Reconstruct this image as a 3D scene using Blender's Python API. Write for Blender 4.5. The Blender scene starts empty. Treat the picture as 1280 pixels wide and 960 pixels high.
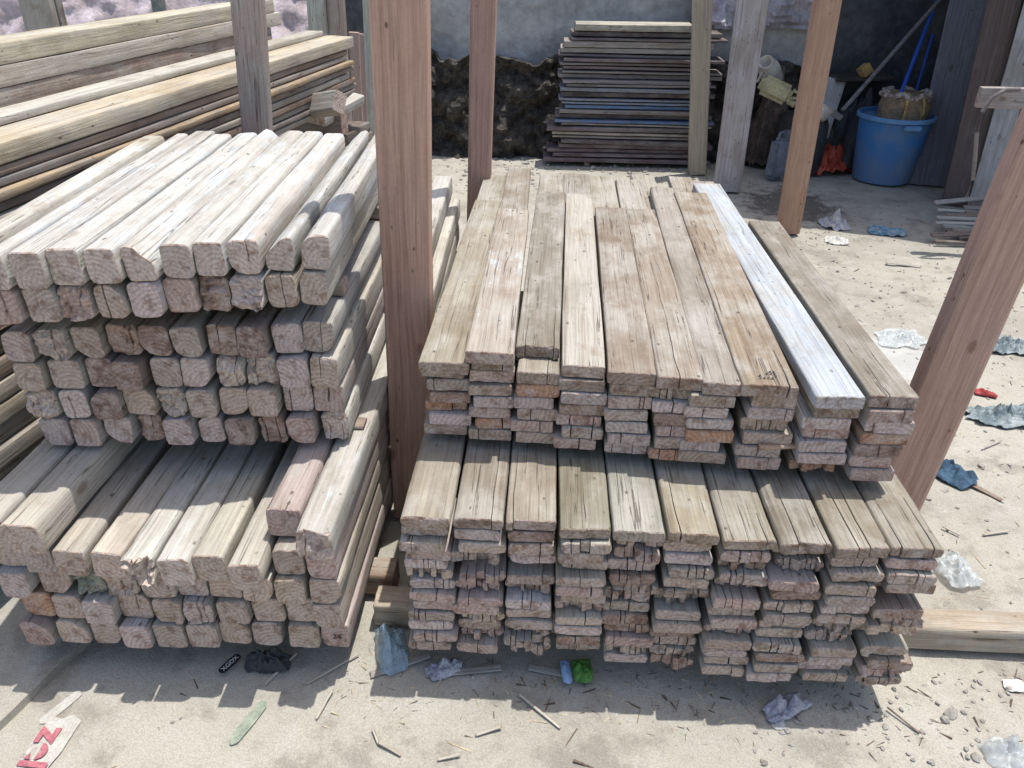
import bpy, bmesh, math, random
from mathutils import Vector, Matrix, noise

S = bpy.context.scene
COL = S.collection
R = random.Random(7)
rad = math.radians

# ------------------------------------------------------------------ camera geometry (solved from the vanishing points)
FPX, CX, CY, CAM_H = 961.0, 640.0, 480.0, 1.70
AX = Vector((0.9989, -0.0323, -0.0336))      # world X, Y, Z seen in camera axes (right, up, forward)
zc = -Vector((620 - 640, -(2100 - 480), FPX)).normalized()
yc = Vector((690 - 640, 480 + 60, FPX)); yc = (yc - zc * yc.dot(zc)).normalized()
xc = yc.cross(zc)
if xc.x < 0: xc = -xc

def ray(px, py):
    d = Vector((px - CX, CY - py, FPX))
    return Vector((xc.dot(d), yc.dot(d), zc.dot(d)))
def at(px, py, z=0.0):
    d = ray(px, py); k = (z - CAM_H) / d.z
    return Vector((d.x * k, d.y * k, z))
def aty(px, py, y):
    d = ray(px, py); k = y / d.y
    return Vector((d.x * k, y, CAM_H + d.z * k))

cam = bpy.data.cameras.new('camera')
cam.sensor_width = 36.0
cam.lens = 36.0 * FPX / 1280.0
cam.clip_start = 0.05; cam.clip_end = 500
cam_o = bpy.data.objects.new('camera', cam); COL.objects.link(cam_o)
right = Vector((xc.x, yc.x, zc.x)); up = Vector((xc.y, yc.y, zc.y)); fwd = Vector((xc.z, yc.z, zc.z))
m = Matrix((right, up, -fwd)).transposed().to_4x4()
m.translation = Vector((0, 0, CAM_H))
cam_o.matrix_world = m
S.camera = cam_o

# ------------------------------------------------------------------ light
SUN = Vector((0.19, 0.125, 1.0)).normalized()       # towards the sun: high, behind the stacks
w = bpy.data.worlds.new('World'); S.world = w; w.use_nodes = True
nt = w.node_tree
bg = nt.nodes['Background']
sky = nt.nodes.new('ShaderNodeTexSky'); sky.sky_type = 'NISHITA'; sky.sun_disc = False
sky.sun_elevation = math.asin(SUN.z)
sky.sun_rotation = math.atan2(SUN.x, SUN.y)
sky.dust_density = 2.5; sky.air_density = 1.0; sky.ozone_density = 0.6
nt.links.new(sky.outputs[0], bg.inputs[0]); bg.inputs[1].default_value = 0.15
sl = bpy.data.lights.new('sun', 'SUN'); sl.energy = 3.3; sl.angle = rad(0.5); sl.color = (1.0, 0.97, 0.91)
so = bpy.data.objects.new('sun', sl); COL.objects.link(so)
so.rotation_euler = SUN.to_track_quat('Z', 'Y').to_euler()
so.location = (2, 3, 8)
S.view_settings.view_transform = 'Standard'; S.view_settings.look = 'None'
S.view_settings.exposure = 0.45; S.view_settings.gamma = 1.0
S.view_settings.use_curve_mapping = False
S.render.engine = 'CYCLES'
S.cycles.max_bounces = 6; S.cycles.diffuse_bounces = 4; S.cycles.glossy_bounces = 2
S.cycles.transparent_max_bounces = 8
S.cycles.use_denoising = True

# ------------------------------------------------------------------ node helpers
class NG:
    def __init__(self, name):
        self.m = bpy.data.materials.new(name); self.m.use_nodes = True
        self.t = self.m.node_tree; self.b = self.t.nodes['Principled BSDF']
        self.b.inputs['Specular IOR Level'].default_value = 0.2
        self.b.inputs['Roughness'].default_value = 0.9
    def n(self, ty, **k):
        x = self.t.nodes.new(ty)
        for a, v in k.items(): setattr(x, a, v)
        return x
    def l(self, a, b): self.t.links.new(a, b)
    def set(self, sock, v):
        if isinstance(v, bpy.types.NodeSocket): self.l(v, sock)
        elif isinstance(v, (tuple, list)) and len(v) == 3 and sock.type == 'RGBA': sock.default_value = (*v, 1)
        else: sock.default_value = v
    def math(self, op, a, b=0.0, clamp=False):
        x = self.n('ShaderNodeMath', operation=op, use_clamp=clamp)
        self.set(x.inputs[0], a); self.set(x.inputs[1], b); return x.outputs[0]
    def vmath(self, op, a, b=(0, 0, 0)):
        x = self.n('ShaderNodeVectorMath', operation=op)
        self.set(x.inputs[0], a); self.set(x.inputs[1], b); return x.outputs[0]
    def noise(self, vec, scale=1.0, detail=4, rough=0.55, dist=0.0):
        x = self.n('ShaderNodeTexNoise'); self.l(vec, x.inputs['Vector'])
        x.inputs['Scale'].default_value = scale; x.inputs['Detail'].default_value = detail
        x.inputs['Roughness'].default_value = rough; x.inputs['Distortion'].default_value = dist
        return x.outputs['Fac']
    def voro(self, vec, scale, feature='F1'):
        x = self.n('ShaderNodeTexVoronoi', feature=feature); self.l(vec, x.inputs['Vector'])
        x.inputs['Scale'].default_value = scale; return x.outputs['Distance']
    def map(self, v, a, b, c=0.0, d=1.0, smooth=True):
        x = self.n('ShaderNodeMapRange', interpolation_type='SMOOTHSTEP' if smooth else 'LINEAR'); x.clamp = True
        self.set(x.inputs[0], v)
        for i, q in enumerate((a, b, c, d)): self.set(x.inputs[i + 1], q)
        return x.outputs[0]
    def mix(self, f, a, b, blend='MIX'):
        x = self.n('ShaderNodeMix', data_type='RGBA', blend_type=blend)
        self.set(x.inputs[0], f); self.set(x.inputs[6], a); self.set(x.inputs[7], b); return x.outputs[2]
    def grey(self, v):
        x = self.n('ShaderNodeCombineColor')
        for i in range(3): self.set(x.inputs[i], v)
        return x.outputs[0]
    def bump(self, h, strength, distance):
        x = self.n('ShaderNodeBump'); self.l(h, x.inputs['Height'])
        x.inputs['Strength'].default_value = strength; x.inputs['Distance'].default_value = distance
        self.l(x.outputs[0], self.b.inputs['Normal'])
    def obj_vec(self, scale=None):
        tc = self.n('ShaderNodeTexCoord'); return tc.outputs['Object']

def wood(name, age=1.0, cracks=1.0, dust=(0.41, 0.385, 0.34), sat=1.0, knots=True):
    """old sawn timber, grain along local Y; tint and whitewash come from the object's own colour"""
    g = NG(name)
    oi = g.n('ShaderNodeObjectInfo')
    cx = g.n('ShaderNodeCombineXYZ')
    for i, k in enumerate((37.0, 91.0, 53.0)): g.l(g.math('MULTIPLY', oi.outputs['Random'], k), cx.inputs[i])
    v = g.vmath('ADD', g.obj_vec(), cx.outputs[0])
    warp = g.noise(g.vmath('MULTIPLY', v, (5, 2.2, 5)), 1, 2)
    wv = g.n('ShaderNodeCombineXYZ'); g.l(g.math('MULTIPLY', warp, 0.016), wv.inputs[0]); g.l(g.math('MULTIPLY', warp, 0.010), wv.inputs[2])
    v2 = g.vmath('ADD', v, wv.outputs[0])
    grain = g.noise(g.vmath('MULTIPLY', v2, (62, 0.9, 62)), 1, 6, 0.62, 0.0)
    saw = g.noise(g.vmath('ADD', g.vmath('MULTIPLY', v2, (9, 120, 9)), g.vmath('MULTIPLY', g.n('ShaderNodeTexCoord').outputs['Object'], (60, 0, 60))), 1, 4, 0.6, 0.6)
    fib = g.noise(g.vmath('MULTIPLY', v2, (190, 6, 190)), 1, 3, 0.6)
    blot = g.noise(g.vmath('MULTIPLY', v, (8, 4.5, 8)), 1, 7, 0.66)
    blot2 = g.noise(g.vmath('ADD', g.vmath('MULTIPLY', v, (12, 7, 12)), (7.3, 2.1, 5.5)), 1, 7, 0.68)
    col = oi.outputs['Color']
    dark = g.mix(1.0, col, (0.80, 0.76, 0.73), 'MULTIPLY')
    lite = g.mix(1.0, col, (1.14, 1.14, 1.15), 'MULTIPLY')
    c = g.mix(g.map(grain, 0.33, 0.52), dark, col)
    c = g.mix(g.map(grain, 0.5, 0.72), c, lite)
    c = g.mix(g.math('MULTIPLY', g.map(blot, 0.42, 0.62), 0.62 * age), c, dust)
    c = g.mix(g.math('MULTIPLY', g.map(blot2, 0.52, 0.72), 0.35 * age), c, (0.335, 0.325, 0.285))
    c = g.mix(g.math('MULTIPLY', g.map(blot2, 0.46, 0.26), 0.55 * age), c, g.mix(1.0, col, (0.50, 0.40, 0.32), 'MULTIPLY'))
    st_ = g.noise(g.vmath('ADD', g.vmath('MULTIPLY', v, (4.5, 2.6, 4.5)), (1.3, 9.1, 4.4)), 1, 6, 0.6)
    c = g.mix(g.math('MULTIPLY', g.map(st_, 0.50, 0.66), 0.5 * age), c, g.mix(1.0, col, (0.60, 0.54, 0.46), 'MULTIPLY'))
    # whitewash / cement splashes: how much is the object's alpha
    ww = g.math('ADD', g.noise(g.vmath('MULTIPLY', v, (11, 4.5, 11)), 1, 8, 0.72), g.math('MULTIPLY', grain, 0.18))
    thr = g.math('SUBTRACT', 0.98, g.math('MULTIPLY', oi.outputs['Alpha'], 0.55))
    wf = g.map(g.math('SUBTRACT', ww, thr), -0.06, 0.10)
    c = g.mix(g.math('MULTIPLY', wf, 0.9), c, (0.50, 0.53, 0.535))
    c = g.mix(1.0, c, g.grey(g.math('MULTIPLY', g.map(fib, 0.25, 0.75, 0.84, 1.13), g.map(saw, 0.3, 0.7, 0.965, 1.03))), 'MULTIPLY')
    ck = g.noise(g.vmath('MULTIPLY', v2, (34, 0.42, 34)), 1, 3, 0.5)
    line = g.map(g.math('ABSOLUTE', g.math('SUBTRACT', ck, 0.47)), 0.0015, 0.008, 1.0, 0.0)
    line = g.math('MULTIPLY', line, g.map(blot2, 0.40, 0.52, 0.0, cracks))
    c = g.mix(g.math('MULTIPLY', line, 0.7), c, g.mix(1.0, col, (0.16, 0.13, 0.11), 'MULTIPLY'))
    sp = g.voro(g.vmath('MULTIPLY', v, (1, 0.6, 1)), 26)
    spot = g.math('MULTIPLY', g.map(sp, 0.06, 0.15, 1.0, 0.0), g.map(blot2, 0.46, 0.54))
    c = g.mix(g.math('MULTIPLY', spot, 0.75), c, g.mix(1.0, col, (0.2, 0.16, 0.13), 'MULTIPLY'))
    kd = g.voro(g.vmath('ADD', g.vmath('MULTIPLY', v2, (1, 0.55, 1)), (5.1, 2.2, 8.3)), 6.5)
    kr = g.math('ADD', kd, g.math('MULTIPLY', g.math('SUBTRACT', blot2, 0.5), 0.10))
    kn = g.math('MULTIPLY', g.map(kr, 0.05, 0.12, 1.0, 0.0), g.map(warp, 0.46, 0.54))
    c = g.mix(g.math('MULTIPLY', kn, 0.6), c, g.mix(1.0, col, (0.36, 0.26, 0.20), 'MULTIPLY'))
    g.l(c, g.b.inputs['Base Color'])
    h = g.math('ADD', g.math('MULTIPLY', grain, 0.7), g.math('ADD', g.math('MULTIPLY', fib, 0.45), g.math('MULTIPLY', saw, 0.45)))
    h = g.math('SUBTRACT', h, g.math('MULTIPLY', g.math('ADD', line, spot), 0.6))
    g.bump(h, 0.55, 0.006)
    return g.m

def endgrain(name):
    g = NG(name)
    oi = g.n('ShaderNodeObjectInfo'); r = oi.outputs['Random']
    cx = g.n('ShaderNodeCombineXYZ')
    for i, k in enumerate((37.0, 91.0, 53.0)): g.l(g.math('MULTIPLY', r, k), cx.inputs[i])
    o = g.obj_vec(); v = g.vmath('ADD', o, cx.outputs[0])
    ctr = g.n('ShaderNodeCombineXYZ')
    g.l(g.math('MULTIPLY', g.math('SUBTRACT', g.math('FRACT', g.math('MULTIPLY', r, 17.3)), 0.5), 0.12), ctr.inputs[0])
    g.l(g.math('SUBTRACT', g.math('MULTIPLY', g.math('FRACT', g.math('MULTIPLY', r, 7.7)), 0.12), 0.09), ctr.inputs[2])
    d = g.vmath('MULTIPLY', g.vmath('SUBTRACT', o, ctr.outputs[0]), (1, 0, 1))
    ln = g.n('ShaderNodeVectorMath', operation='LENGTH'); g.l(d, ln.inputs[0])
    wob = g.noise(v, 30, 4)
    ring = g.math('SINE', g.math('MULTIPLY', g.math('ADD', ln.outputs['Value'], g.math('MULTIPLY', wob, 0.012)), 560.0))
    blot = g.noise(v, 22, 5, 0.6); blot2 = g.noise(g.vmath('ADD', v, (3.1, 8.2, 1.7)), 38, 5, 0.65); fine = g.noise(v, 190, 4, 0.65)
    base = g.mix(0.15, g.mix(1.0, oi.outputs['Color'], (1.24, 1.07, 1.00), 'MULTIPLY'), (0.46, 0.40, 0.37))
    c = g.mix(g.map(ring, -1, 1, 0.0, 0.45), base, g.mix(1.0, base, (0.58, 0.50, 0.46), 'MULTIPLY'))
    c = g.mix(g.math('MULTIPLY', g.map(blot, 0.42, 0.68), 0.65), c, (0.52, 0.435, 0.39))
    c = g.mix(g.math('MULTIPLY', g.map(blot2, 0.52, 0.32), 0.8), c, g.mix(1.0, base, (0.44, 0.34, 0.29), 'MULTIPLY'))
    thr = g.math('SUBTRACT', 0.80, g.math('MULTIPLY', oi.outputs['Alpha'], 0.16))
    c = g.mix(g.math('MULTIPLY', g.map(g.math('SUBTRACT', g.noise(v, 16, 6, 0.7), thr), -0.06, 0.08), 0.8), c, (0.54, 0.52, 0.53))
    c = g.mix(1.0, c, g.grey(g.map(fine, 0.25, 0.75, 0.72, 1.22)), 'MULTIPLY')
    g.l(c, g.b.inputs['Base Color'])
    g.bump(g.math('ADD', g.math('MULTIPLY', ring, 0.12), g.math('ADD', fine, blot2)), 0.6, 0.006)
    return g.m

def plain(name, col, var=0.25, scale=8.0, rough=0.8, bump=0.2, col2=None, spec=0.25, dist=0.01, alpha=None, trans=0.0):
    g = NG(name)
    v = g.obj_vec()
    a = g.noise(v, scale, 6, 0.6); b = g.noise(v, scale * 7, 4, 0.6)
    c2 = col2 or tuple(x * (1 - var) for x in col)
    c = g.mix(g.map(a, 0.35, 0.65), col, c2)
    c = g.mix(1.0, c, g.grey(g.map(b, 0.3, 0.7, 1 - var * 0.6, 1 + var * 0.4)), 'MULTIPLY')
    g.l(c, g.b.inputs['Base Color'])
    g.b.inputs['Roughness'].default_value = rough; g.b.inputs['Specular IOR Level'].default_value = spec
    if trans: g.b.inputs['Transmission Weight'].default_value = trans
    if alpha: g.b.inputs['Alpha'].default_value = alpha
    if bump: g.bump(g.math('ADD', a, g.math('MULTIPLY', b, 0.5)), bump, dist)
    return g.m

M = {}
M['old'] = wood('weathered_wood'); M['end'] = endgrain('wood_end_grain')
M['post'] = wood('sawn_post_wood', age=0.35, cracks=0.35, dust=(0.51, 0.345, 0.27))
M['dirty'] = wood('dirty_wood', age=1.1, cracks=1.0, dust=(0.25, 0.23, 0.21))

# ------------------------------------------------------------------ object helpers
ORD = ['first', 'second', 'third', 'fourth', 'fifth', 'sixth', 'seventh', 'eighth', 'ninth', 'tenth', 'eleventh', 'twelfth', 'thirteenth', 'fourteenth',
       'fifteenth', 'sixteenth', 'seventeenth', 'eighteenth', 'nineteenth', 'twentieth', 'twenty-first', 'twenty-second', 'twenty-third', 'twenty-fourth',
       'twenty-fifth', 'twenty-sixth', 'twenty-seventh', 'twenty-eighth', 'twenty-ninth', 'thirtieth']
def tag(o, label=None, cat=None, group=None, kind=None):
    if label: o['label'] = label
    if cat: o['category'] = cat
    if group: o['group'] = group
    if kind: o['kind'] = kind
    return o
def link(name, bm, mats, parent=None, smooth=35):
    me = bpy.data.meshes.new(name)
    bmesh.ops.recalc_face_normals(bm, faces=bm.faces)
    bm.to_mesh(me); bm.free()
    for x in (mats if isinstance(mats, (list, tuple)) else [mats]): me.materials.append(x)
    if smooth:
        for p in me.polygons: p.use_smooth = True
        me.set_sharp_from_angle(angle=rad(smooth))
    o = bpy.data.objects.new(name, me); COL.objects.link(o)
    if parent: o.parent = parent
    return o
def empty(name, loc=(0, 0, 0), rz=0):
    o = bpy.data.objects.new(name, None); COL.objects.link(o); o.location = loc; o.rotation_euler = (0, 0, rz)
    o.empty_display_size = 0.1
    return o

def wood_bm(w, t, L, r=0.007, cracks=(), rag=0.003, rot=0.0, bend=0.0, wane=None, rng=R, wob=0.002, twist=0.0, dense=0.02):
    """one sawn piece: X width, Y length from its front end at 0, Z thickness. Real splits, ragged or rotten front end."""
    a, b = w / 2, t / 2
    r = min(r, a * 0.9, b * 0.9)
    def axis(h, step):
        n = max(1, int(round((2 * h - 2 * r) / step)))
        return [-h, -h + 0.3 * r] + [-h + r + (2 * h - 2 * r) * i / n for i in range(n + 1)] + [h - 0.3 * r, h]
    if rot > 0.012: dense = min(dense, 0.009)
    us = axis(a, dense)
    crk = {}; wander = {}
    for (c, ln, dp, side) in cracks:
        us = [u for u in us if abs(u - c) > 0.0045]
        hw = 0.0010 + 0.0012 * rng.random() ** 2
        us += [c - hw, c, c + hw]
        crk[c] = (ln, dp, side)
        for q in (c - hw, c, c + hw): wander[q] = (c, rng.uniform(0, 50))
    us.sort()
    vs = axis(b, max(0.016, t / 4) if rot <= 0.012 else 0.009)
    ys = [0, 0.0025, 0.010]
    for q in (0.025, 0.055, 0.10, 0.18, 0.30): 
        if q < L * 0.6: ys.append(q)
    n = max(2, int((L - ys[-1]) / 0.22))
    y0 = ys[-1]
    ys += [y0 + (L - .01 - y0) * i / n for i in range(1, n + 1)] + [L - .0025, L]
    sd = Vector((rng.uniform(0, 99), rng.uniform(0, 99), rng.uniform(0, 99)))
    cuts = sorted(crk)
    strip_off = [rng.uniform(0, 1) for _ in range(len(cuts) + 1)]
    nu, nv, ny = len(us), len(vs), len(ys)
    bm = bmesh.new(); V = {}
    def vert(i, j, k):
        key = (i, j, k)
        if key in V: return V[key]
        u, v, y = us[i], vs[j], ys[k]
        p = Vector((u, y, v))
        q = Vector((max(-a + r, min(a - r, u)), y, max(-b + r, min(b - r, v))))
        d = p - q
        if d.length > 1e-9: p = q + d * (r / d.length) if d.length > r else p
        if k == 0 or k == ny - 1:
            if i in (0, nu - 1): p.x -= math.copysign(.0025, u)
            if j in (0, nv - 1): p.z -= math.copysign(.0025, v)
        if wane:
            su, sv, cut = wane
            e = p.x * su + p.z * sv - (a + b - cut)
            if e > 0: p.x -= su * e * 0.5; p.z -= sv * e * 0.5
        s = max(0.0, 1 - y / 0.07)
        # slow wander of the faces
        f = noise.noise(Vector((0.5 * (u > 0), y * 3.0, 0)) + sd) * wob * 1.6 + noise.noise(p * 26 + sd) * wob * 0.8
        p.x += f * (1 if u > 0 else -1)
        p.z += noise.noise(Vector((u * 14, y * 3, v * 10)) + sd * 1.7) * wob * 0.7
        if u in wander:
            p.x += noise.noise(Vector((y * 9, wander[u][0] * 40, 5)) + sd) * 0.005
        # front end
        k_strip = sum(1 for c in cuts if u > c)
        endoff = strip_off[k_strip] * rag * (1.6 if cuts else 0.6) + (noise.noise(Vector((u * 60, v * 60, 3)) + sd) + 0.6) * rag * 0.8
        if rot:
            q1 = noise.noise(Vector((u * 28, v * 28, 1)) + sd)
            q2 = noise.cell(Vector((u * 95 + q1, v * 95 + q1 * 1.3, 2)) + sd)
            endoff += (max(-0.15, q1 * 0.9 + 0.2) + 0.55 * q2) * rot
            sh = s * rot * 4 * max(0, noise.noise(Vector((u * 30, y * 20, v * 30)) + sd * 2) + 0.25)
            p.x *= 1 - min(0.22, sh); p.z *= 1 - min(0.28, sh * 1.2)
            p.x += s * (noise.noise(p * 120 + sd)) * rot * 0.10; p.z += s * (noise.noise(p * 110 + sd * 3)) * rot * 0.10
        p.y += endoff * s * s
        if u in crk:
            ln, dp, side = crk[u]
            ok = side == 0 or (v * side > -0.1 * b)
            if ok:
                if k <= 3: p.y += dp * (1 - k / 4) * (1 if k == 0 else 0.6)
                if y < ln and abs(v) > b - r * 1.01:
                    p.z -= math.copysign(min(t * 0.5, 0.012) * (1 - y / ln) ** 0.7, v)
        if bend: p.z += bend * math.sin(math.pi * y / L)
        if twist:
            an = twist * (y / L); x_, z_ = p.x, p.z
            p.x = x_ * math.cos(an) - z_ * math.sin(an); p.z = x_ * math.sin(an) + z_ * math.cos(an)
        V[key] = bm.verts.new(p); return V[key]
    def quad(k1, k2, k3, k4, mi):
        f = bm.faces.new((vert(*k1), vert(*k2), vert(*k3), vert(*k4))); f.material_index = mi
    for i in range(nu - 1):
        for k in range(ny - 1):
            for j in (0, nv - 1): quad((i, j, k), (i + 1, j, k), (i + 1, j, k + 1), (i, j, k + 1), 0 if k > 0 else 1)
    for j in range(nv - 1):
        for k in range(ny - 1):
            for i in (0, nu - 1): quad((i, j, k), (i, j + 1, k), (i, j + 1, k + 1), (i, j, k + 1), 0 if k > 0 else 1)
        for i in range(nu - 1):
            for k in (0, ny - 1): quad((i, j, k), (i + 1, j, k), (i + 1, j + 1, k), (i, j + 1, k), 1)
    return bm

def piece(name, w, t, L, loc, yaw=0.0, roll=0.0, pitch=0.0, col=(.4, .36, .3), ww=0.0, mat='old', parent=None, **k):
    o = link(name, wood_bm(w, t, L, **k), [M[mat], M['end']], parent)
    o.rotation_mode = 'ZXY' if False else 'XYZ'
    o.rotation_euler = Matrix.Rotation(-yaw, 3, 'Z').__matmul__(Matrix.Rotation(pitch, 3, 'X')).__matmul__(Matrix.Rotation(roll, 3, 'Y')).to_euler()
    o.location = loc
    o.color = (*col, ww)
    return o
def beam(name, p0, p1, w, t, face=(0, -1, 0), col=(.4, .3, .25), ww=0.0, mat='post', parent=None, **k):
    """a timber from p0 to p1, its wide face turned towards `face`"""
    p0, p1 = Vector(p0), Vector(p1)
    y = (p1 - p0); L = y.length; y.normalize()
    z = Vector(face); z = (z - y * z.dot(y)).normalized(); x = y.cross(z)
    o = link(name, wood_bm(w, t, L, **k), [M[mat], M['end']], parent)
    mm = Matrix((x, y, z)).transposed().to_4x4(); mm.translation = p0
    o.matrix_world = mm; o.color = (*col, ww)
    return o
def rc(base, dv=0.12, dh=0.018):
    q = R.uniform(1 - dv, 1 + dv)
    return tuple(max(0.02, c * q * R.uniform(1 - dh, 1 + dh)) for c in base)
def rand_cracks(w, n, ln=(0.05, 0.3), side=0):
    out = []; tries = 0
    while len(out) < n and tries < 40:
        tries += 1
        c = R.uniform(-w / 2 + 0.014, w / 2 - 0.014)
        if all(abs(c - q[0]) > 0.011 for q in out):
            out.append((c, R.uniform(*ln), R.uniform(0.008, 0.025), side if side is not None else R.choice((-1, 0, 1))))
    return out

# palette of old timber (real albedos)
PALE = (.51, .49, .44); CREAM = (.46, .42, .35); TAN = (.38, .34, .285); GREY = (.37, .35, .315); PINK = (.42, .35, .32)
BROWN = (.27, .21, .17); ORANGE = (.42, .27, .17); LILAC = (.48, .455, .45); OLIVE = (.345, .325, .28); DARK = (.17, .14, .12)

# ================================================================== RIGHT LOWER PILE: ten columns of planks
BEFORE = 'planks of the lower pile between the posts'
def col_word(i): return ORD[i]
z_l0, n_l, th_l = 0.082, 13, 0.0349
for i in range(10):
    x = -0.312 + 0.062 + i * 0.1225
    yf = 1.352 - 0.0065 * i + R.uniform(-.008, .008)
    z = z_l0
    shift = 0.0
    for j in range(n_l):
        top = (j == n_l - 1)
        down = n_l - 1 - j
        wd = R.uniform(0.106, 0.118); t = th_l - R.uniform(.0025, .0065)
        xx = x + R.uniform(-.010, .010) + (0.018 * (1 - j / 12) if i == 9 else 0)
        yy = yf + R.uniform(-.013, .015)
        if top: yy = yf + [-.004, .0, .005, .0, -.004, .002, .0, .004, -.004, .012][i]; xx = x; wd = 0.118
        base = R.choice([GREY, TAN, TAN, PINK, PINK, OLIVE, LILAC, BROWN, CREAM])
        if top: base = [(.27, .24, .185), (.28, .245, .195), (.27, .24, .19), (.24, .215, .165), (.30, .30, .25), (.29, .25, .185), (.26, .235, .185), (.235, .21, .165), (.23, .205, .16), (.235, .21, .165)][i]
        rotten = (not top) and R.random() < 0.25
        nck = R.choice([0, 0, 1, 1, 2, 3]) if not top else [0, 1, 1, 1, 0, 1, 1, 2, 2, 2][i]
        if rotten: nck = R.choice([4, 5, 6])
        short = (not top) and R.random() < 0.07
        lab_state = 'rotten-ended plank' if rotten else ('split plank' if nck >= 3 else 'weathered plank')
        o = piece('plank', wd, t, (1.30 if top else 0.5), (xx, yy + (0.05 if short else 0), z + th_l / 2), yaw=R.uniform(-.012, .012) if not top else [.01, .01, 0, 0, -.005, 0, -.005, -.01, -.012, -.015][i],
                  roll=R.uniform(-.028, .028), col=rc(base, .14), ww=(0.3 if R.random() < .25 else 0.05), r=R.uniform(.008, .014),
                  cracks=rand_cracks(wd, nck, (0.03, 0.10) if not top else (0.06, 0.30)), rag=0.014 if rotten else R.uniform(.002, .007), rot=0.006 if rotten else 0.0)
        if top: lab = f"{['pale', 'cracked', 'grey', 'cracked', 'green-stained', 'pale', 'grey', 'deeply split', 'deeply split', 'deeply split'][i]} top plank of the {col_word(i)} column from the brown post, lower plank pile"
        else: lab = f"{lab_state}, {ORD[down]} from the top, {col_word(i)} column from the brown post, lower pile"
        tag(o, lab, 'plank', BEFORE)
        z += th_l
Z_L = z_l0 + n_l * th_l     # top of the lower pile (0.535)

# spacers between the two right piles, and the sleepers on the ground
for y in (1.78, 2.45):
    o = beam('spacer_batten', (-.31, y, Z_L + .0155), (.93, y, Z_L + .0155), .05, .027, face=(0, 0, 1), col=BROWN, mat='old')
    tag(o, 'thin dark batten laid across under the ' + ('front' if y < 2 else 'far') + ' part of the upper plank pile', 'batten', 'battens between the piles')
# ================================================================== RIGHT UPPER PILE
Z_U = 0.566; th_u = 0.0339
UP = 'planks of the upper pile between the posts'
front = [(525, 583, 448, 459), (583, 641, 436, 446), (643, 700, 436, 440), (702, 757, 455, 461), (760, 822, 462, 471), (822, 882, 470, 477), (880, 942, 473, 489),
         (925, 1005, 478, 488), (1020, 1085, 494, 499), (1088, 1155, 491, 503)]
far_x = [(597, 628, 250), (620, 664, 251), (672, 706, 239), (708, 740, 242), (745, 782, 259), (783, 818, 261), (814, 846, 234), (848, 878, 240), (868, 899, 229), (938, 972, 276)]
topcol = [((.29, .25, .195), .12), ((.34, .30, .245), .55), ((.25, .225, .18), .12), ((.40, .36, .31), .25), ((.27, .225, .18), .15), ((.29, .245, .195), .2), ((.28, .25, .21), .08), ((.26, .21, .15), .05), ((.40, .435, .455), .5), ((.26, .235, .19), .12)]
toplab = ['tan plank beside the brown post', 'plank with a whitewashed streak and raised front end', 'grey cracked plank with a worn notched end', 'pale plank with an orange end',
          'stained tan plank with a wide flat face', 'tan plank with an orange sawn end', 'narrow grey plank with long cracks', 'brown plank with a dark ink stamp', 'bluish-white painted plank',
          'olive-grey plank at the outer edge']
layers_u = 7
below = [  # colours of the ends under the top course, from the photo: per column, from second down
    [TAN, GREY, PINK, ORANGE, LILAC], [GREY, PINK, TAN, LILAC, PINK, ORANGE], [TAN, ORANGE, LILAC, TAN, ORANGE, TAN], [ORANGE, LILAC, BROWN, PINK, TAN, PINK], [LILAC, TAN, BROWN, LILAC, LILAC, LILAC],
    [PINK, LILAC, BROWN, PINK, TAN, ORANGE], [TAN, LILAC, LILAC, ORANGE, LILAC], [PINK, LILAC, BROWN, TAN, GREY], [ORANGE, LILAC, PINK, LILAC, LILAC], [PINK, ORANGE, ORANGE, LILAC, PINK]]
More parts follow.
